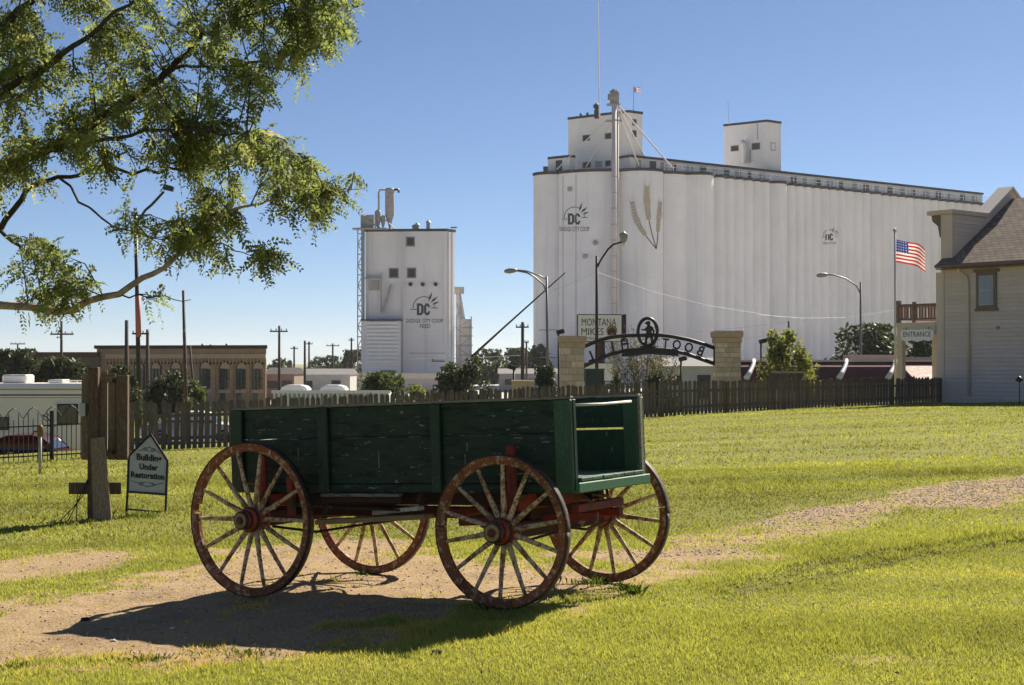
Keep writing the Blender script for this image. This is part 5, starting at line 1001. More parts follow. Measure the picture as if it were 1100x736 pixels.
def wire(label, pts, Y0, Y1, rad=.009, mat=None):
    P = [at(x, y, Y0+(Y1-Y0)*i/(len(pts)-1)) for i, (x, y) in enumerate(pts)]; Q = []
    for a, b in zip(P[:-1], P[1:]):
        for s in np.linspace(0, 1, 5)[:-1]: Q.append(a.lerp(b, float(s)))
    single('overhead_wire', MB().tube(Q+[P[-1]], rad, 4), mat or plain('pale_wire', (.42, .41, .40), .5, .05, 1), label, 'wire', 'overhead wires')
wire('pale wire sagging from the dark red street lamp to the right', [(640, 292), (700, 313), (760, 328), (840, 341)], 88, 104)
wire('short pale wire linking the two street lamps left of the sign', [(589, 313.5), (612, 305), (640, 292)], 92, 88)
wire('pale wire sagging across the long elevator wall to the flagpole', [(815, 338.3), (862, 341.8), (908, 341.3), (963, 333)], 104, 110)
wire('upper pale wire left of the pale green tree', [(745, 357), (800, 351.5), (847, 346)], 110, 110); wire('lower pale wire left of the pale green tree', [(760, 370), (800, 364), (847, 357)], 110, 110)
wire('pale wire over the trees right of the feed mill', [(440, 386), (508, 384.5), (564, 381.5)], 150, 150, .03)
# ------------------------------------------------------------------ entrance building, right edge
M_clap = plain('tan_clapboard', (.68, .54, .44), .75, .05, 1.5, rnd=.05); M_trim = plain('tan_trim', (.66, .52, .39), .7, .05, 2); M_browntrim = plain('brown_trim', (.19, .13, .095), .7, .1, 2)
house = thing('entrance_building', 'two storey tan clapboard building with false front and shingled roof', 'building', (*PX(1020, 58), .1))
near = Fac(PX(1013, 58), 140); frt = Fac(PX(1013, 58), 50); ZE = 5.35; HW = 4.0; LEN = 13.5
U, Fv = Vector((*near.u, 0)), Vector((*frt.u, 0)); C0 = near.P(0, 0)
part('wall_core', MB().prism([C0+Vector((0, 0, -.6)), C0+U*LEN+Vector((0, 0, -.6)), C0+U*LEN+Fv*2*HW+Vector((0, 0, -.6)), C0+Fv*2*HW+Vector((0, 0, -.6))], (0, 0, ZE+.6)), M_browntrim, house)
nb = 36; hb_ = (ZE+.2)/nb
for i in range(nb):                                     # lapped boards of the wall that faces the lawn
    z = -.2+hb_*i; mb = MB(); a = [near.P(.09, z, .005), near.P(LEN, z, .005), near.P(LEN, z+hb_+.015, .005), near.P(.09, z+hb_+.015, .005), near.P(.09, z, .055), near.P(LEN, z, .055), near.P(LEN, z+hb_+.015, .012), near.P(.09, z+hb_+.015, .012)]
    mb.add(a, [(0, 3, 2, 1), (4, 5, 6, 7), (0, 1, 5, 4), (1, 2, 6, 5), (2, 3, 7, 6), (3, 0, 4, 7)]); part('clapboard', mb, M_clap, house)
part('corner_board', near.box(MB(), -.02, .088, -.5, ZE, .004, .065), M_trim, house)
rise = 2.7; eo = .45
rf = [near.P(.0, ZE-.06, eo), near.P(LEN+.3, ZE-.06, eo), near.P(LEN+.3, ZE+rise, -HW), near.P(.0, ZE+rise, -HW)]
m, nt, p_ = nodes_of('shingle_roof'); co = coords(nt); rotm = nt.nodes.new('ShaderNodeMapping'); rotm.inputs['Rotation'].default_value = (0, 0, -math.atan2(near.u[1], near.u[0])); nt.links.new(co, rotm.inputs[0])
bt = N(nt, 'ShaderNodeTexBrick', Scale=1.0); bt.inputs['Brick Width'].default_value = .30; bt.inputs['Row Height'].default_value = .17; bt.inputs['Mortar Size'].default_value = .012; bt.inputs['Color1'].default_value = (.17, .12, .09, 1); bt.inputs['Color2'].default_value = (.27, .205, .16, 1); bt.inputs['Mortar'].default_value = (.035, .025, .02, 1)
nt.links.new(rotm.outputs[0], bt.inputs['Vector']); nt.links.new(bt.outputs[0], p_.inputs['Base Color']); p_.inputs['Roughness'].default_value = .95; bump(nt, p_, bt.outputs['Fac'], -.03, .8)
MB_ = MB(); up = Vector((0, 0, .14)); MB_.add(rf+[v-up for v in rf], [(0, 1, 2, 3), (7, 6, 5, 4), (0, 4, 5, 1), (1, 5, 6, 2), (2, 6, 7, 3), (3, 7, 4, 0)]); ro = part('roof_slope', MB_, m, house)
rb = [near.P(.0, ZE+rise, -HW), near.P(LEN+.3, ZE+rise, -HW), near.P(LEN+.3, ZE-.06, -2*HW-eo), near.P(.0, ZE-.06, -2*HW-eo)]; MB_ = MB(); MB_.add(rb+[v-up for v in rb], [(0, 1, 2, 3), (7, 6, 5, 4), (0, 4, 5, 1), (1, 5, 6, 2), (2, 6, 7, 3), (3, 7, 4, 0)]); part('roof_slope', MB_, m, house)
part('eave_board', near.box(MB(), .0, LEN+.3, ZE-.24, ZE-.21, .04, eo), M_browntrim, ro); part('gutter', MB().tube([near.P(.02, ZE-.13, eo+.06), near.P(LEN, ZE-.13, eo+.06)], .065, 8), M_browntrim, ro)
part('downspout', MB().tube([near.at(1036.3, 288, .40), near.at(1036.5, 291, .36), near.at(1040.5, 298, .10), near.at(1041.2, 303, .09), near.at(1042.5, 425, .09)], .055, 7), M_trim, house, True)
d0, z1 = near.hit(1050, 293); d1, z0 = near.hit(1072, 331.5); w_ = part('window', near.box(MB(), d0, d1, z0, z1, .03, .085), M_browntrim, house); fr = .13
part('window_head', near.box(MB(), d0-.1, d1+.1, z1+.002, z1+.12, .03, .12), M_browntrim, w_); part('sill', near.box(MB(), d0-.06, d1+.06, z0-.08, z0-.002, .03, .11), M_browntrim, w_)
M_sash = plain('pale_sash', (.42, .42, .42), .6, .05, 3); part('sash', near.box(MB(), d0+fr, d1-fr, z0+fr, z1-fr, .086, .098), M_sash, w_); mx, mz = (d0+d1)/2, (z0+z1)/2
for a in (0, 1):
    for b in (0, 1): part('pane', near.box(MB(), (d0+fr+.04 if a == 0 else mx+.02), (mx-.02 if a == 0 else d1-fr-.04), (z0+fr+.04 if b == 0 else mz+.03), (mz-.03 if b == 0 else z1-fr-.04), .099, .106), glassy('curtained_glass', (.22, .23, .25), .15), w_)
part('wall_lamp', MB().lathe([(.05, 0), (.07, .06), (.03, .12)], near.at(1073, 352, .03), tuple(near.n)+(0,), 8), M_metal, house)
# the false front: shouldered parapet with a gable peak, lapped boards on its back, pale coping
th = .5; shoulder = 7.2; pk = 8.4; s1 = 2.28
prof = [(-.02, ZE-.3), (-.02, shoulder), (s1, shoulder), (HW, pk), (2*HW-s1, shoulder), (2*HW+.02, shoulder), (2*HW+.02, ZE-.3)]
mb = MB(); mb.prism([frt.P(s, z, 0)+U*.44 for s, z in prof], tuple(-U*th)); ff = part('false_front', mb, M_clap, house)
for i in range(10):
    z = ZE+.28+i*.155; s_max = s1 if z > 0 else s1
    lim = min(s1+.0, max(.2, (z-ZE)/rise*HW)) if False else s1
    if z+.15 > shoulder: break
    mb = MB(); a = -U*.02
    v = [frt.P(.05, z, 0)+U*.442, frt.P(lim+.9, z, 0)+U*.442, frt.P(lim+.9, z+.16, 0)+U*.442, frt.P(.05, z+.16, 0)+U*.442]; f_ = [v[0]+U*.03, v[1]+U*.03, v[2]+U*.008, v[3]+U*.008]
    mb.add(v+f_, [(0, 3, 2, 1), (4, 5, 6, 7), (0, 1, 5, 4), (1, 2, 6, 5), (2, 3, 7, 6), (3, 0, 4, 7)]); part('clapboard', mb, M_clap, ff)
cop = plain('pale_coping', (.62, .56, .48), .6, .05, 2)
for (sa, za), (sb, zb) in (((s1-.05, shoulder), (HW, pk)), ((HW, pk), (2*HW-s1, shoulder))): mb = MB(); e = Vector((0, 0, .03)); k = [frt.P(sa, za, 0)+U*.52+e, frt.P(sb, zb, 0)+U*.52+e, frt.P(sb, zb, 0)-U*.16+e, frt.P(sa, za, 0)-U*.16+e]; mb.prism(k, (0, 0, .10)); part('coping', mb, cop, ff)
mb = MB(); mb.prism([frt.P(-.12, shoulder+.01, 0)+U*.52, frt.P(s1, shoulder+.01, 0)+U*.52, frt.P(s1, shoulder+.01, 0)-U*.62, frt.P(-.12, shoulder+.01, 0)-U*.62], (0, 0, .16)); part('cornice', mb, M_trim, ff)
for s in (.1, 1.2, 2.4): mb = MB(); b0_ = frt.P(s, shoulder, 0)-U*.06; mb.prism([b0_-U*.02, b0_-U*.50, b0_-U*.45+Vector((0, 0, -.22)), b0_-U*.22+Vector((0, 0, -.4)), b0_-U*.14+Vector((0, 0, -.8)), b0_-U*.02+Vector((0, 0, -.95))], tuple(Fv*.14)); part('bracket', mb, M_browntrim, ff)
part('street_wall', MB().prism([frt.P(0, -.6, 0)-U*.02, frt.P(2*HW, -.6, 0)-U*.02, frt.P(2*HW, -.6, 0)-U*.3, frt.P(0, -.6, 0)-U*.3], (0, 0, ZE+.28)), M_clap, house)
# porch with balcony on the street side
pd = 1.8; zd = zat(347, 59.5); PO = lambda s, z, o: frt.P(s, z, 0)-U*(.3+o)
def pbox(name, s0, s1, z0, z1, o0, o1, mat, par): return part(name, MB().prism([PO(s0, z0, o0), PO(s1, z0, o0), PO(s1, z0, o1), PO(s0, z0, o1)], (0, 0, z1-z0)), mat, par)
dk = pbox('porch_deck', -.05, 8, zd-.16, zd, .005, pd, M_trim, house); pbox('porch_beam', -.02, 8, zd-.42, zd-.161, pd-.22, pd-.04, M_trim, house); pbox('porch_beam', -.02, .16, zd-.42, zd-.161, .01, pd-.23, M_trim, house)
for s in (0, 2.3, 4.6, 7.6): o = pbox('porch_post', s, s+.22, -.5, zd-.421, pd-.26, pd-.02, M_trim, house)
for z0, z1 in ((.10, .17), (.62, .72)): pbox('balcony_rail', .0, 8, zd+z0, zd+z1, pd-.12, pd-.04, M_browntrim, house); pbox('balcony_rail', .0, .08, zd+z0, zd+z1, .01, pd-.13, M_browntrim, house)
for i in range(12): pbox('baluster', .01, .07, zd+.171, zd+.619, .06+i*.135, .11+i*.135, M_browntrim, house)
for i in range(25): pbox('baluster', .25+i*.3, .31+i*.3, zd+.171, zd+.619, pd-.11, pd-.05, M_browntrim, house)
pbox('newel', -.03, .11, zd, zd+.86, pd-.15, pd-.01, M_browntrim, house); pbox('newel', -.03, .10, zd, zd+.80, .95, 1.05, M_browntrim, house)
# ENTRANCE board hung below the porch deck
q0, q1 = PO(-.06, 0, 1.52), PO(-.06, 0, .06); eb = lambda px, py: None
Yw0, Yw1 = q0.y, q1.y; ex0, ex1 = topx(q0)[0], topx(q1)[0]
t = thing('entrance_sign', 'cream scalloped ENTRANCE board hanging under the porch deck', 'sign', tuple(PO(-.06, zat(360, q0.y), .9)))
W_ = (q1-q0).length; dr = (q1-q0).normalized(); zc = zat(360.5, 58.8); es = lambda u, v, o=0: q0+dr*u+Vector((0, 0, zc+v))+Vector((near.n[0], near.n[1], 0))*o
edge = [(0, .20), (W_*.3, .24), (W_*.5, .22), (W_*.7, .24), (W_, .20), (W_+.02, .05), (W_-.03, -.16), (W_*.85, -.22), (W_*.68, -.17), (W_*.5, -.25), (W_*.32, -.17), (W_*.15, -.22), (.03, -.16), (-.02, .05)]
bo = part('board', MB().prism([es(u, v, .0) for u, v in edge], tuple(Vector((near.n[0], near.n[1], 0))*.04)), M_cream, t)
mb = MB(); text_fit(mb, 'ENTRANCE', lambda u, v: es(u, v, .046), W_*.86, .20, W_*.5, .05, bold=.01); part('lettering', mb, M_browntrim, t)
for u in (W_*.15, W_*.85): part('hanger', MB().tube([es(u, .2, .02), es(u, zd-.17-zc, .02)], .012, 5), M_black, t)
# garden spike lamp on the right lawn edge
a = at(1095, 408, 49.5); t = thing('garden_spike', 'small black garden lamp on a stake at the right lawn edge', 'lamp', (a.x, 49.5, gz(a.x, 49.5))); part('stake', MB().tube([(a.x, 49.5, gz(a.x, 49.5)-.05), (a.x, 49.5, a.z)], .018, 6), M_black, t); part('lamp_head', MB().lathe([(.03, -.08), (.13, -.03), (.10, .04), (.03, .12)], a, n=9), M_black, t, True)
# flagpole
Yf = 64; x = xat(962, Yf); g_ = gz(x, Yf); t = thing('flagpole', 'white flagpole flying a striped starred flag beside the porch', 'flagpole', (x, Yf, g_)); part('pole', MB().tube([(x, Yf, g_), at(961.3, 249, Yf)], [.06, .04], 10), plain('pole_white', (.5, .49, .47), .4, .05, 2), t, True); part('finial', MB().lathe([(.02, -.06), (.08, -.02), (.08, .04), (.02, .09)], at(961.3, 247.8, Yf), n=10), M_metal, t, True)
make_flag('flag', 1.38, .95, at(962.1, 257.5, Yf), (1, .12, 0), t, .10, .30)
# ------------------------------------------------------------------ red-roofed restaurant
Yd = 96; t = thing('red_roof_building', 'low building with dark red mansard roof and white curved ribs', 'building', (xat(905, Yd), Yd, -2.3)); M_redroof = plain('red_roof', (.105, .026, .026), .8, .15, 2, .01, stretch=(1, 1, 5)); rx0, rx1 = xat(796, Yd), xat(1030, Yd); zr, zm = zat(388.5, Yd), zat(411, Yd)
part('wall', MB().box(((rx0+rx1)/2, Yd+5, (zm-3)/2), (rx1-rx0-.8, 8, zm+3)), plain('restaurant_wall', (.35, .27, .2), .9, .1, 1), t)
prf = [(Yd-.8, zm), (Yd-.45, zm+.5*(zr-zm)*.6), (Yd+.1, zm+.75*(zr-zm)), (Yd+.7, zr), (Yd+9.2, zr), (Yd+10.6, zm)]
part('mansard_roof', MB().prism([(rx0, y, z) for y, z in prf], (rx1-rx0, 0, 0)), M_redroof, t)
part('roof_cap', MB().box(((rx0+rx1)/2, Yd+.75, zr+.05), (rx1-rx0+.3, .3, .12)), M_trim, t)
for px in (810, 909.5, 962):
    P_ = [at(px, 386.5, Yd+.6), at(px-.6, 391, Yd+.25), at(px-2.5, 396, Yd-.2), at(px-5, 401, Yd-.55), at(px-8, 406, Yd-.95)]; part('roof_rib', MB().tube(P_, [.10, .13, .14, .16, .2], 7), M_white, t, True)
part('roof_screen', MB().box(at(936, 385.5, Yd+3), (3.2, 2.0, .5)), M_trim, t); part('roof_unit', MB().box(at(985, 386.6, Yd+3), (2.6, 2.0, .35)), M_metal, t)
part('lower_roof', MB().prism([(xat(980, Yd-4), Yd-4.5, zat(409, Yd-4)), (xat(1030, Yd-4), Yd-4.5, zat(409, Yd-4)), (xat(1030, Yd-2), Yd-2.2, zat(395, Yd-2)), (xat(968, Yd-2), Yd-2.2, zat(395, Yd-2))], (0, 0, .1)), worn('faded_red_roof', (.25, .10, .07), (.38, .28, .22), .52, 3), t)
# ------------------------------------------------------------------ trees and shrubs beyond the fence
shrub('shrub', 'pale sunlit tree behind the fence, right of the stone pier', 'tree', 815, 879, 356, 66, M_leafpale, 3000, .11, 'trees beyond the fence')
shrub('broadleaf_tree', 'large dark green tree behind the red roof, left of the porch', 'tree', 884, 975, 350, 125, M_leafdark, 6500, .24, 'trees beyond the fence', lobes=30)
shrub('shrub', 'dark round shrub partly hidden by the porch posts', 'tree', 970, 1012, 362, 118, M_leafdark, 2500, .24, 'trees beyond the fence')
shrub('shrub', 'dark leafy shrub in front of the right corner of the feed mill', 'shrub', 468, 535, 386, 84, M_leafdark, 5200, .13, 'trees beyond the fence'); shrub('shrub', 'pale round shrub in front of the feed mill bay', 'shrub', 379, 440, 402, 88, M_leaf, 4500, .12, 'trees beyond the fence')
shrub('shrub', 'small dark shrub left of the left stone pier', 'shrub', 572, 603, 395, 78, M_leafdark, 2600, .11, 'trees beyond the fence'); shrub('shrub', 'low pale shrub behind the wagon at the fence', 'shrub', 430, 472, 416, 76, M_leafpale, 2200, .09, 'trees beyond the fence')
for lab, a, b, py, Y, n in (('far dark tree just right of the feed mill bins', 505, 545, 376, 330, 1800), ('far dark tree left of the cross pole by the elevator', 540, 578, 375, 340, 1800), ('far dark tree touching the left wall of the elevator', 568, 592, 371, 300, 1500), ('far tree right of the brick hall', 286, 318, 386, 420, 900), ('far tree left of the feed mill', 330, 372, 383, 380, 1500), ('far tree against the left wall of the feed mill', 366, 394, 377, 330, 1300)): shrub('far_tree', lab, 'tree', a, b, py, Y, M_leafdark, n, .5, 'far trees on the skyline', base=-3)
shrub('broadleaf_tree', 'dark leafy tree above the motorhome roof', 'tree', 26, 102, 386, 95, M_leafdark, 4200, .2, 'trees beyond the fence'); shrub('broadleaf_tree', 'far dark tree at the left edge of the picture', 'tree', -25, 40, 377, 130, M_leafdark, 3200, .25, 'trees beyond the fence')
shrub('shrub', 'green shrub spilling over the fence beneath the pink banded pole', 'shrub', 152, 212, 401, 72, M_leafdark, 5200, .10, 'trees beyond the fence'); shrub('shrub', 'dark shrub between the shuttered post and the pink banded pole', 'shrub', 112, 152, 395, 78, M_leafdark, 3000, .12, 'trees beyond the fence'); shrub('shrub', 'low shrub drooping at the right of the fence shrub', 'shrub', 196, 226, 410, 74, M_leaf, 2000, .11, 'trees beyond the fence')
shrub('shrub', 'low dark hedge shrub under the arch by the left pier', 'shrub', 648, 672, 404, 72, M_leafdark, 1800, .1, 'trees beyond the fence'); shrub('shrub', 'low dark hedge shrub under the middle of the arch', 'shrub', 690, 728, 400, 74, M_leafdark, 2600, .1, 'trees beyond the fence')
def hedgerow():
    n = 16000; px = 270+rng.random(n)*345; Y = 334+rng.random(n)*10; top = 399+4*vnoise(px, px*0, 9, 51)+3*vnoise(px, px*0, 27, 52); py = 414-(414-top)*rng.random(n)**.7
    P = np.stack([(px-550)/F*Y, Y, EYE-(py-HZ)/F*Y], 1); V, Fc = tri_leaves(P, .55)
    tag(link('far_scrub', npmesh('far_scrub', V, Fc, M_leafdark, {'tint': np.repeat(rng.random(n), 4)})), 'far band of dark scrub below the skyline', 'scrub', None, 'stuff')
hedgerow()
# thin, nearly bare tree behind the arch
Yb = 80; bx = xat(692, Yb); g_ = gz(bx, Yb); t = thing('sparse_tree', 'thin sparse tree with bare stems behind the iron arch', 'tree', (bx, Yb, g_), 'trees beyond the fence'); mb = MB(); pts = []
for i in range(26):
    a = random.uniform(-1, 1); top_ = at(692+a*40, random.uniform(346, 385)+abs(a)*14, Yb+random.uniform(-1.2, 1.2)); b_ = Vector((bx+a*.25, Yb, g_)); m1 = b_.lerp(top_, .45)+Vector((random.uniform(-.15, .15), 0, .15)); mb.tube([b_, m1, top_], [.045, .028, .008], 5); pts += [m1.lerp(top_, s) for s in np.linspace(.25, 1, 8)]
    for s in (.4, .6, .8): q = m1.lerp(top_, s); e = q+Vector((random.uniform(-.5, .5), random.uniform(-.4, .4), random.uniform(.1, .5))); mb.tube([q, e], [.012, .004], 4); pts += [q.lerp(e, .5), e]
part('trunk', mb, plain('pale_bark', (.13, .10, .08), .9, .3, 8), t); P = np.array([tuple(p) for p in pts for _ in range(7)])+rng.normal(0, .16, (len(pts)*7, 3)); V, Fc = tri_leaves(P, .07); part('crown', npmesh('crown', V, Fc, leafmat('sparse_leaf', (.12, .11, .05), .4), {'tint': np.repeat(rng.random(len(P)), 4)}), None, t)
# ------------------------------------------------------------------ the locust tree overhanging from the left
def locust():
    Yt = 9.0; bx = xat(-175, 9.6); g_ = gz(bx, 9.6); t = thing('locust_tree', 'locust tree whose leafy boughs overhang the upper left of the picture', 'tree', (bx, 9.6, g_))
    T = lambda px, py, Y=Yt: at(px, py, Y)
    fork = T(-150, 300, 9.5); crown_ = T(-70, 150, 9.3)
    BR = [([Vector((bx, 9.6, g_-.1)), Vector((bx+.02, 9.6, g_+.7)), fork, T(-110, 220, 9.4), crown_, T(-40, 60, 9.2), T(-20, -60, 9.1)], [.17, .14, .115, .09, .075, .05, .02]),
          ([fork, T(-80, 322, 9.3), T(0, 328, 9.1), T(62, 335, 9.0), T(128, 316, 8.9), T(176, 288, 8.8), T(205, 262, 8.8), T(223, 240, 8.8), T(257, 223, 8.8), T(300, 214, 8.9), T(345, 212, 8.9), T(388, 203, 8.9)], [.065, .045, .036, .033, .028, .022, .017, .014, .011, .008, .006, .003]),
          ([T(-110, 220, 9.4), T(-40, 195, 9.3), T(10, 177, 9.3), T(48, 162, 9.2), T(86, 143, 9.2), T(157, 95, 9.1), T(185, 74, 9.1), T(204, 52, 9.0), T(233, 28, 9.0), T(266, 17, 9.0), T(304, 2, 9.0), T(340, -12, 9.0)], [.07, .058, .050, .045, .042, .036, .030, .022, .017, .012, .008, .004]),
          ([T(-110, 220, 9.4), T(-50, 250, 9.6), T(0, 247, 9.7), T(28, 205, 9.7), T(62, 190, 9.7), T(110, 182, 9.6), T(170, 186, 9.6), T(230, 180, 9.5), T(290, 172, 9.4), T(330, 178, 9.4)], [.05, .035, .03, .025, .02, .017, .014, .011, .007, .003]),
          ([T(185, 74, 9.1), T(230, 72, 9.3), T(280, 66, 9.4), T(320, 50, 9.4), T(355, 25, 9.4), T(392, 4, 9.4)], [.016, .013, .010, .008, .005, .003]),
          ([T(-40, 60, 9.2), T(0, 30, 8.8), T(30, 5, 8.7), T(70, -30, 8.7)], [.05, .035, .028, .015]),
          ([crown_, T(-20, 110, 8.7), T(40, 80, 8.6), T(95, 40, 8.5), T(140, 5, 8.5), T(170, -25, 8.5)], [.05, .035, .028, .02, .013, .006]),
          ([T(48, 162, 9.2), T(110, 150, 8.7), T(170, 140, 8.6), T(225, 140, 8.5), T(280, 150, 8.5), T(320, 165, 8.5)], [.02, .017, .013, .01, .007, .003]),
          ([T(0, 247, 9.7), T(25, 270, 9.5), T(60, 290, 9.4), T(90, 300, 9.3), T(100, 312, 9.3)], [.02, .014, .01, .006, .003]),
          ([T(128, 316, 8.9), T(170, 318, 8.8), T(205, 322, 8.8)], [.008, .005, .003]), ([T(205, 262, 8.8), T(240, 262, 8.9), T(270, 275, 8.9), T(296, 275, 8.9)], [.009, .006, .004, .002]),
          ([T(62, 190, 9.7), T(110, 235, 9.3), T(160, 255, 9.1), T(215, 255, 9.0)], [.013, .009, .006, .003])]
    BR = [(p, [q*(1 if k == 0 else .68) for q in r]) for k, (p, r) in enumerate(BR)]
    nodes = []
    for i, (pts, rad) in enumerate(BR):
        Q, Rr = [], []
        for k in range(len(pts)-1):
            for s in (0, .25, .5, .75):
                j = Vector((random.gauss(0, 1), random.gauss(0, 1), random.gauss(0, 1)))*(.010 if s and i else .0); Q.append(pts[k].lerp(pts[k+1], s)+j); Rr.append(rad[k]*(1-s)+rad[k+1]*s)
        Q.append(pts[-1]); Rr.append(rad[-1]); mb = MB().tube(Q, Rr, 9)
        part('trunk' if i == 0 else 'limb', mb, M_bark if i != 1 else plain('lichened_bark', (.36, .27, .20), .9, .4, 18, .008), t, True)
        if i: nodes += [tuple(q) for q in Q[2:]]
    Nn = np.array(nodes)
    polys = [([(-60, -50), (400, -50), (398, 8), (375, 35), (350, 55), (318, 70), (335, 85), (300, 95), (272, 112), (250, 100), (232, 115), (246, 130), (215, 150), (235, 165), (190, 190), (150, 200), (110, 192), (60, 195), (30, 205), (-60, 240)], 400, 9),
             ([(215, 138), (262, 133), (300, 148), (335, 165), (338, 190), (395, 199), (398, 208), (360, 220), (345, 236), (300, 232), (270, 222), (240, 235), (215, 225), (200, 190)], 88, 8),
             ([(90, 215), (150, 225), (200, 232), (258, 228), (250, 252), (258, 288), (230, 280), (185, 276), (150, 262), (110, 240)], 44, 8),
             ([(0, 250), (40, 252), (88, 282), (102, 312), (128, 300), (160, 308), (214, 318), (208, 328), (180, 322), (150, 330), (112, 322), (60, 345), (15, 335), (30, 300), (5, 275)], 42, 7), ([(272, 272), (298, 268), (300, 278), (282, 286)], 9, 6), ([(300, -12), (400, -12), (396, 12), (352, 50), (310, 66)], 75, 8), ([(320, 178), (392, 197), (396, 208), (350, 224), (325, 205)], 34, 8),
             ([(-260, -60), (-60, -60), (-60, 230), (-260, 220)], 170, 9)]
    tw = MB(); starts, dirs = [], []
    for poly, n, nl in polys:
        P = np.array(poly, float); lo, hi = P.min(0), P.max(0); k = 0
        while k < n:
            q = lo+rng.random(2)*(hi-lo)
            if poly_sd(np.array([q[0]]), np.array([q[1]]), poly)[0] < 0: continue
            if vnoise(np.array([q[0]]), np.array([q[1]]), 38, 41)[0] < -.12+.25*rng.random(): 
                if rng.random() < .85: k += .35; continue
            k += 1; dep = 9.0+rng.normal(0, .38); e = at(q[0], q[1], dep); ev = np.array(e)
            dd_ = np.linalg.norm((Nn-ev)*np.array([1, .6, 1]), axis=1); j = int(np.argsort(dd_)[min(len(dd_)-1, int(abs(rng.normal(0, 2))))]); b = Vector(Nn[j])
            if (e-b).length > .55: b = Vector(Nn[int(np.argmin(np.linalg.norm(Nn-ev, axis=1)))])
            if (e-b).length > .52: continue
            m_ = b.lerp(e, .5)+Vector((0, 0, .04+random.gauss(0, .02))); tw.tube([b, m_, e], [.0045, .0035, .002], 5, False)
            for s in np.linspace(.3, 1, nl):
                p_ = b.lerp(m_, s*2) if s < .5 else m_.lerp(e, s*2-1); starts.append(tuple(p_)); d_ = (e-b).normalized(); dirs.append((d_.x*.7+random.gauss(0, .6), d_.y*.7+random.gauss(0, .6), d_.z*.4+random.gauss(0, .45)-.35))
    part('twigs', tw, M_bark, t)['kind'] = 'stuff'; S = np.array(starts); D = np.array(dirs); D /= np.linalg.norm(D, axis=1)[:, None]; n = len(S); m = 9
    L = .095+.07*rng.random(n); side = np.cross(D, rng.normal(size=(n, 3))); side /= np.linalg.norm(side, axis=1)[:, None]; droop = np.array([0, 0, -1.])
    Vs = []; Ts = []; tint = np.clip(.45+.22*rng.normal(size=n), 0, 1)
    for k in range(m):
        s = (k+.8)/m; c = S+D*(L*s)[:, None]+droop*(L*.30*s*s)[:, None]
        for sg in (-1, 1):
            ll = (.025+.009*rng.random(n))*(1.1-.45*abs(s-.45)); ax_ = side*sg+D*.45+droop*.25+.25*rng.normal(size=(n, 3)); ax_ /= np.linalg.norm(ax_, axis=1)[:, None]; w = D*.9+.2*rng.normal(size=(n, 3)); w /= np.linalg.norm(w, axis=1)[:, None]
            Vs.append(np.stack([c, c+ax_*(ll*.5)[:, None]+w*(ll*.29)[:, None], c+ax_*ll[:, None], c+ax_*(ll*.5)[:, None]-w*(ll*.29)[:, None]], 1)); Ts.append(np.clip(tint+.12*rng.normal(size=n), 0, 1))
    V = np.concatenate(Vs).reshape(-1, 3)
    part('crown', npmesh('crown', V, np.arange(len(V)).reshape(-1, 4), leafmat('locust_leaf', (.185, .215, .070), .6), {'tint': np.repeat(np.concatenate(Ts), 4)}), None, t)
locust()
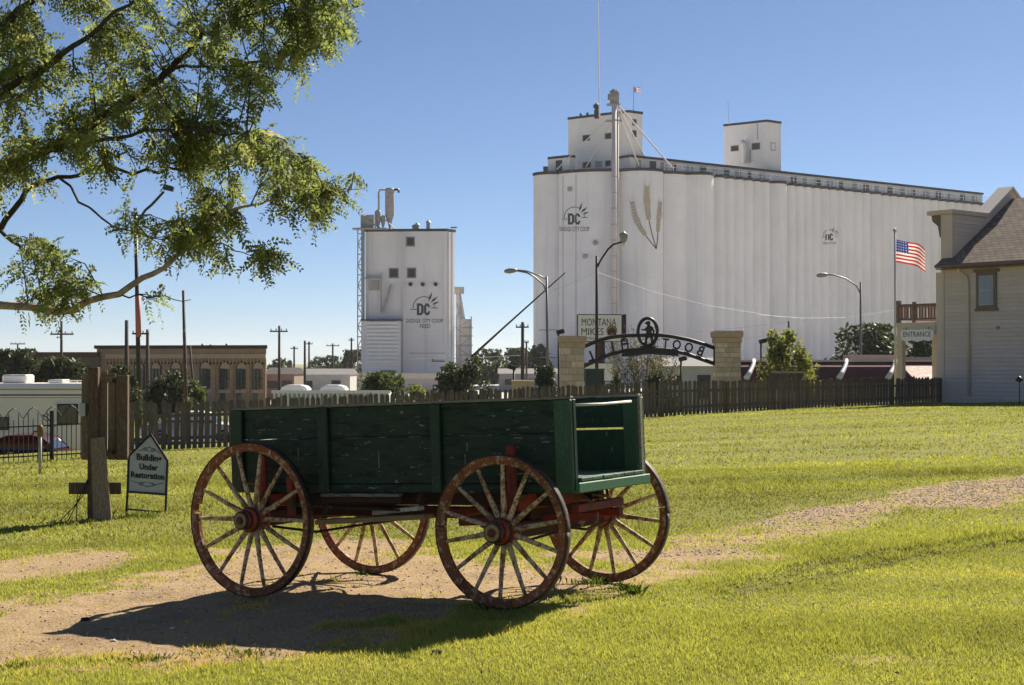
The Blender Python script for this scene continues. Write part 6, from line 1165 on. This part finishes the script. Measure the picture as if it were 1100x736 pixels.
# weeds: a broad-leaved plant at the far wheel and taller tufts where the mower does not reach
def weed(label, px, py, n, h, spread, leafy=False):
    p = gp(px, py); z0 = GR(np.array([p[0]]), np.array([p[1]]))[0]; t = thing('weed_clump', label, 'weed', (p[0], p[1], z0), 'weeds and uncut tufts'); V, Fc = [], []
    for i in range(n):
        a = random.uniform(0, 6.28); r_ = abs(random.gauss(0, spread)); hh = h*random.uniform(.4, 1.1); b = Vector((p[0]+r_*math.cos(a), p[1]+r_*math.sin(a)*.6, z0-.005)); ln = Vector((random.gauss(0, .4), random.gauss(0, .4), 1)).normalized(); w = Vector((math.cos(a+1.3), math.sin(a+1.3), 0))*(.004 if not leafy else .016)
        o = len(V); c = b+ln*hh*.55; e = b+ln*hh+Vector((math.cos(a), math.sin(a), -.4))*hh*.35; V += [b-w*.4, b+w*.4, c+w, e, c-w]; Fc.append((o, o+1, o+2, o+3, o+4))
    me = MB(); me.v = [tuple(v) for v in V]; me.f = Fc; M_ = me.mesh('blades', leafmat('weed_leaf', (.085, .125, .02), .45)); at_ = M_.attributes.new('tint', 'FLOAT', 'POINT'); at_.data.foreach_set('value', np.repeat(rng.random(n), 5).astype(np.float32)); part('blades', M_, None, t)['kind'] = 'stuff'
weed('broad leaved weed at the foot of the far front wheel', 684, 640, 14, .13, .035, True)
for lab, a, b, n, h, s in (('uncut tuft under the near front wheel', 545, 655, 90, .09, .12), ('uncut tuft around the far front wheel', 640, 628, 120, .10, .16), ('uncut tuft right of the broad leaved weed', 668, 632, 70, .08, .1), ('tuft at the foot of the shuttered post', 108, 556, 120, .13, .16), ('tuft under the restoration sign', 158, 555, 120, .10, .2), ('small tuft at the foot of the far rear wheel', 390, 616, 26, .07, .03), ('tuft row on the near edge of the bare dirt', 165, 708, 150, .045, .22), ('tuft in the lower left corner', 20, 715, 90, .05, .15), ('tuft on the near dirt edge below the wagon shadow', 270, 704, 160, .045, .3)): weed(lab, a, b, n, h, s)

# ------------------------------------------------------------------ the summer haze that pales the skyline
hz = MB().box((0, 2850, 38), (10600, 6900, 90)); ho = link('haze', hz.mesh('haze')); mh = bpy.data.materials.new('pale_haze'); mh.use_nodes = True; nt = mh.node_tree; nt.nodes.remove(nt.nodes['Principled BSDF'])
pv = nt.nodes.new('ShaderNodeVolumePrincipled'); pv.inputs['Color'].default_value = (.93, .96, 1, 1); pv.inputs['Density'].default_value = .00010; pv.inputs['Anisotropy'].default_value = .25
nt.links.new(pv.outputs[0], nt.nodes['Material Output'].inputs['Volume']); ho.data.materials.append(mh); tag(ho, 'pale summer haze lying over the whole scene', 'haze', None, 'stuff')
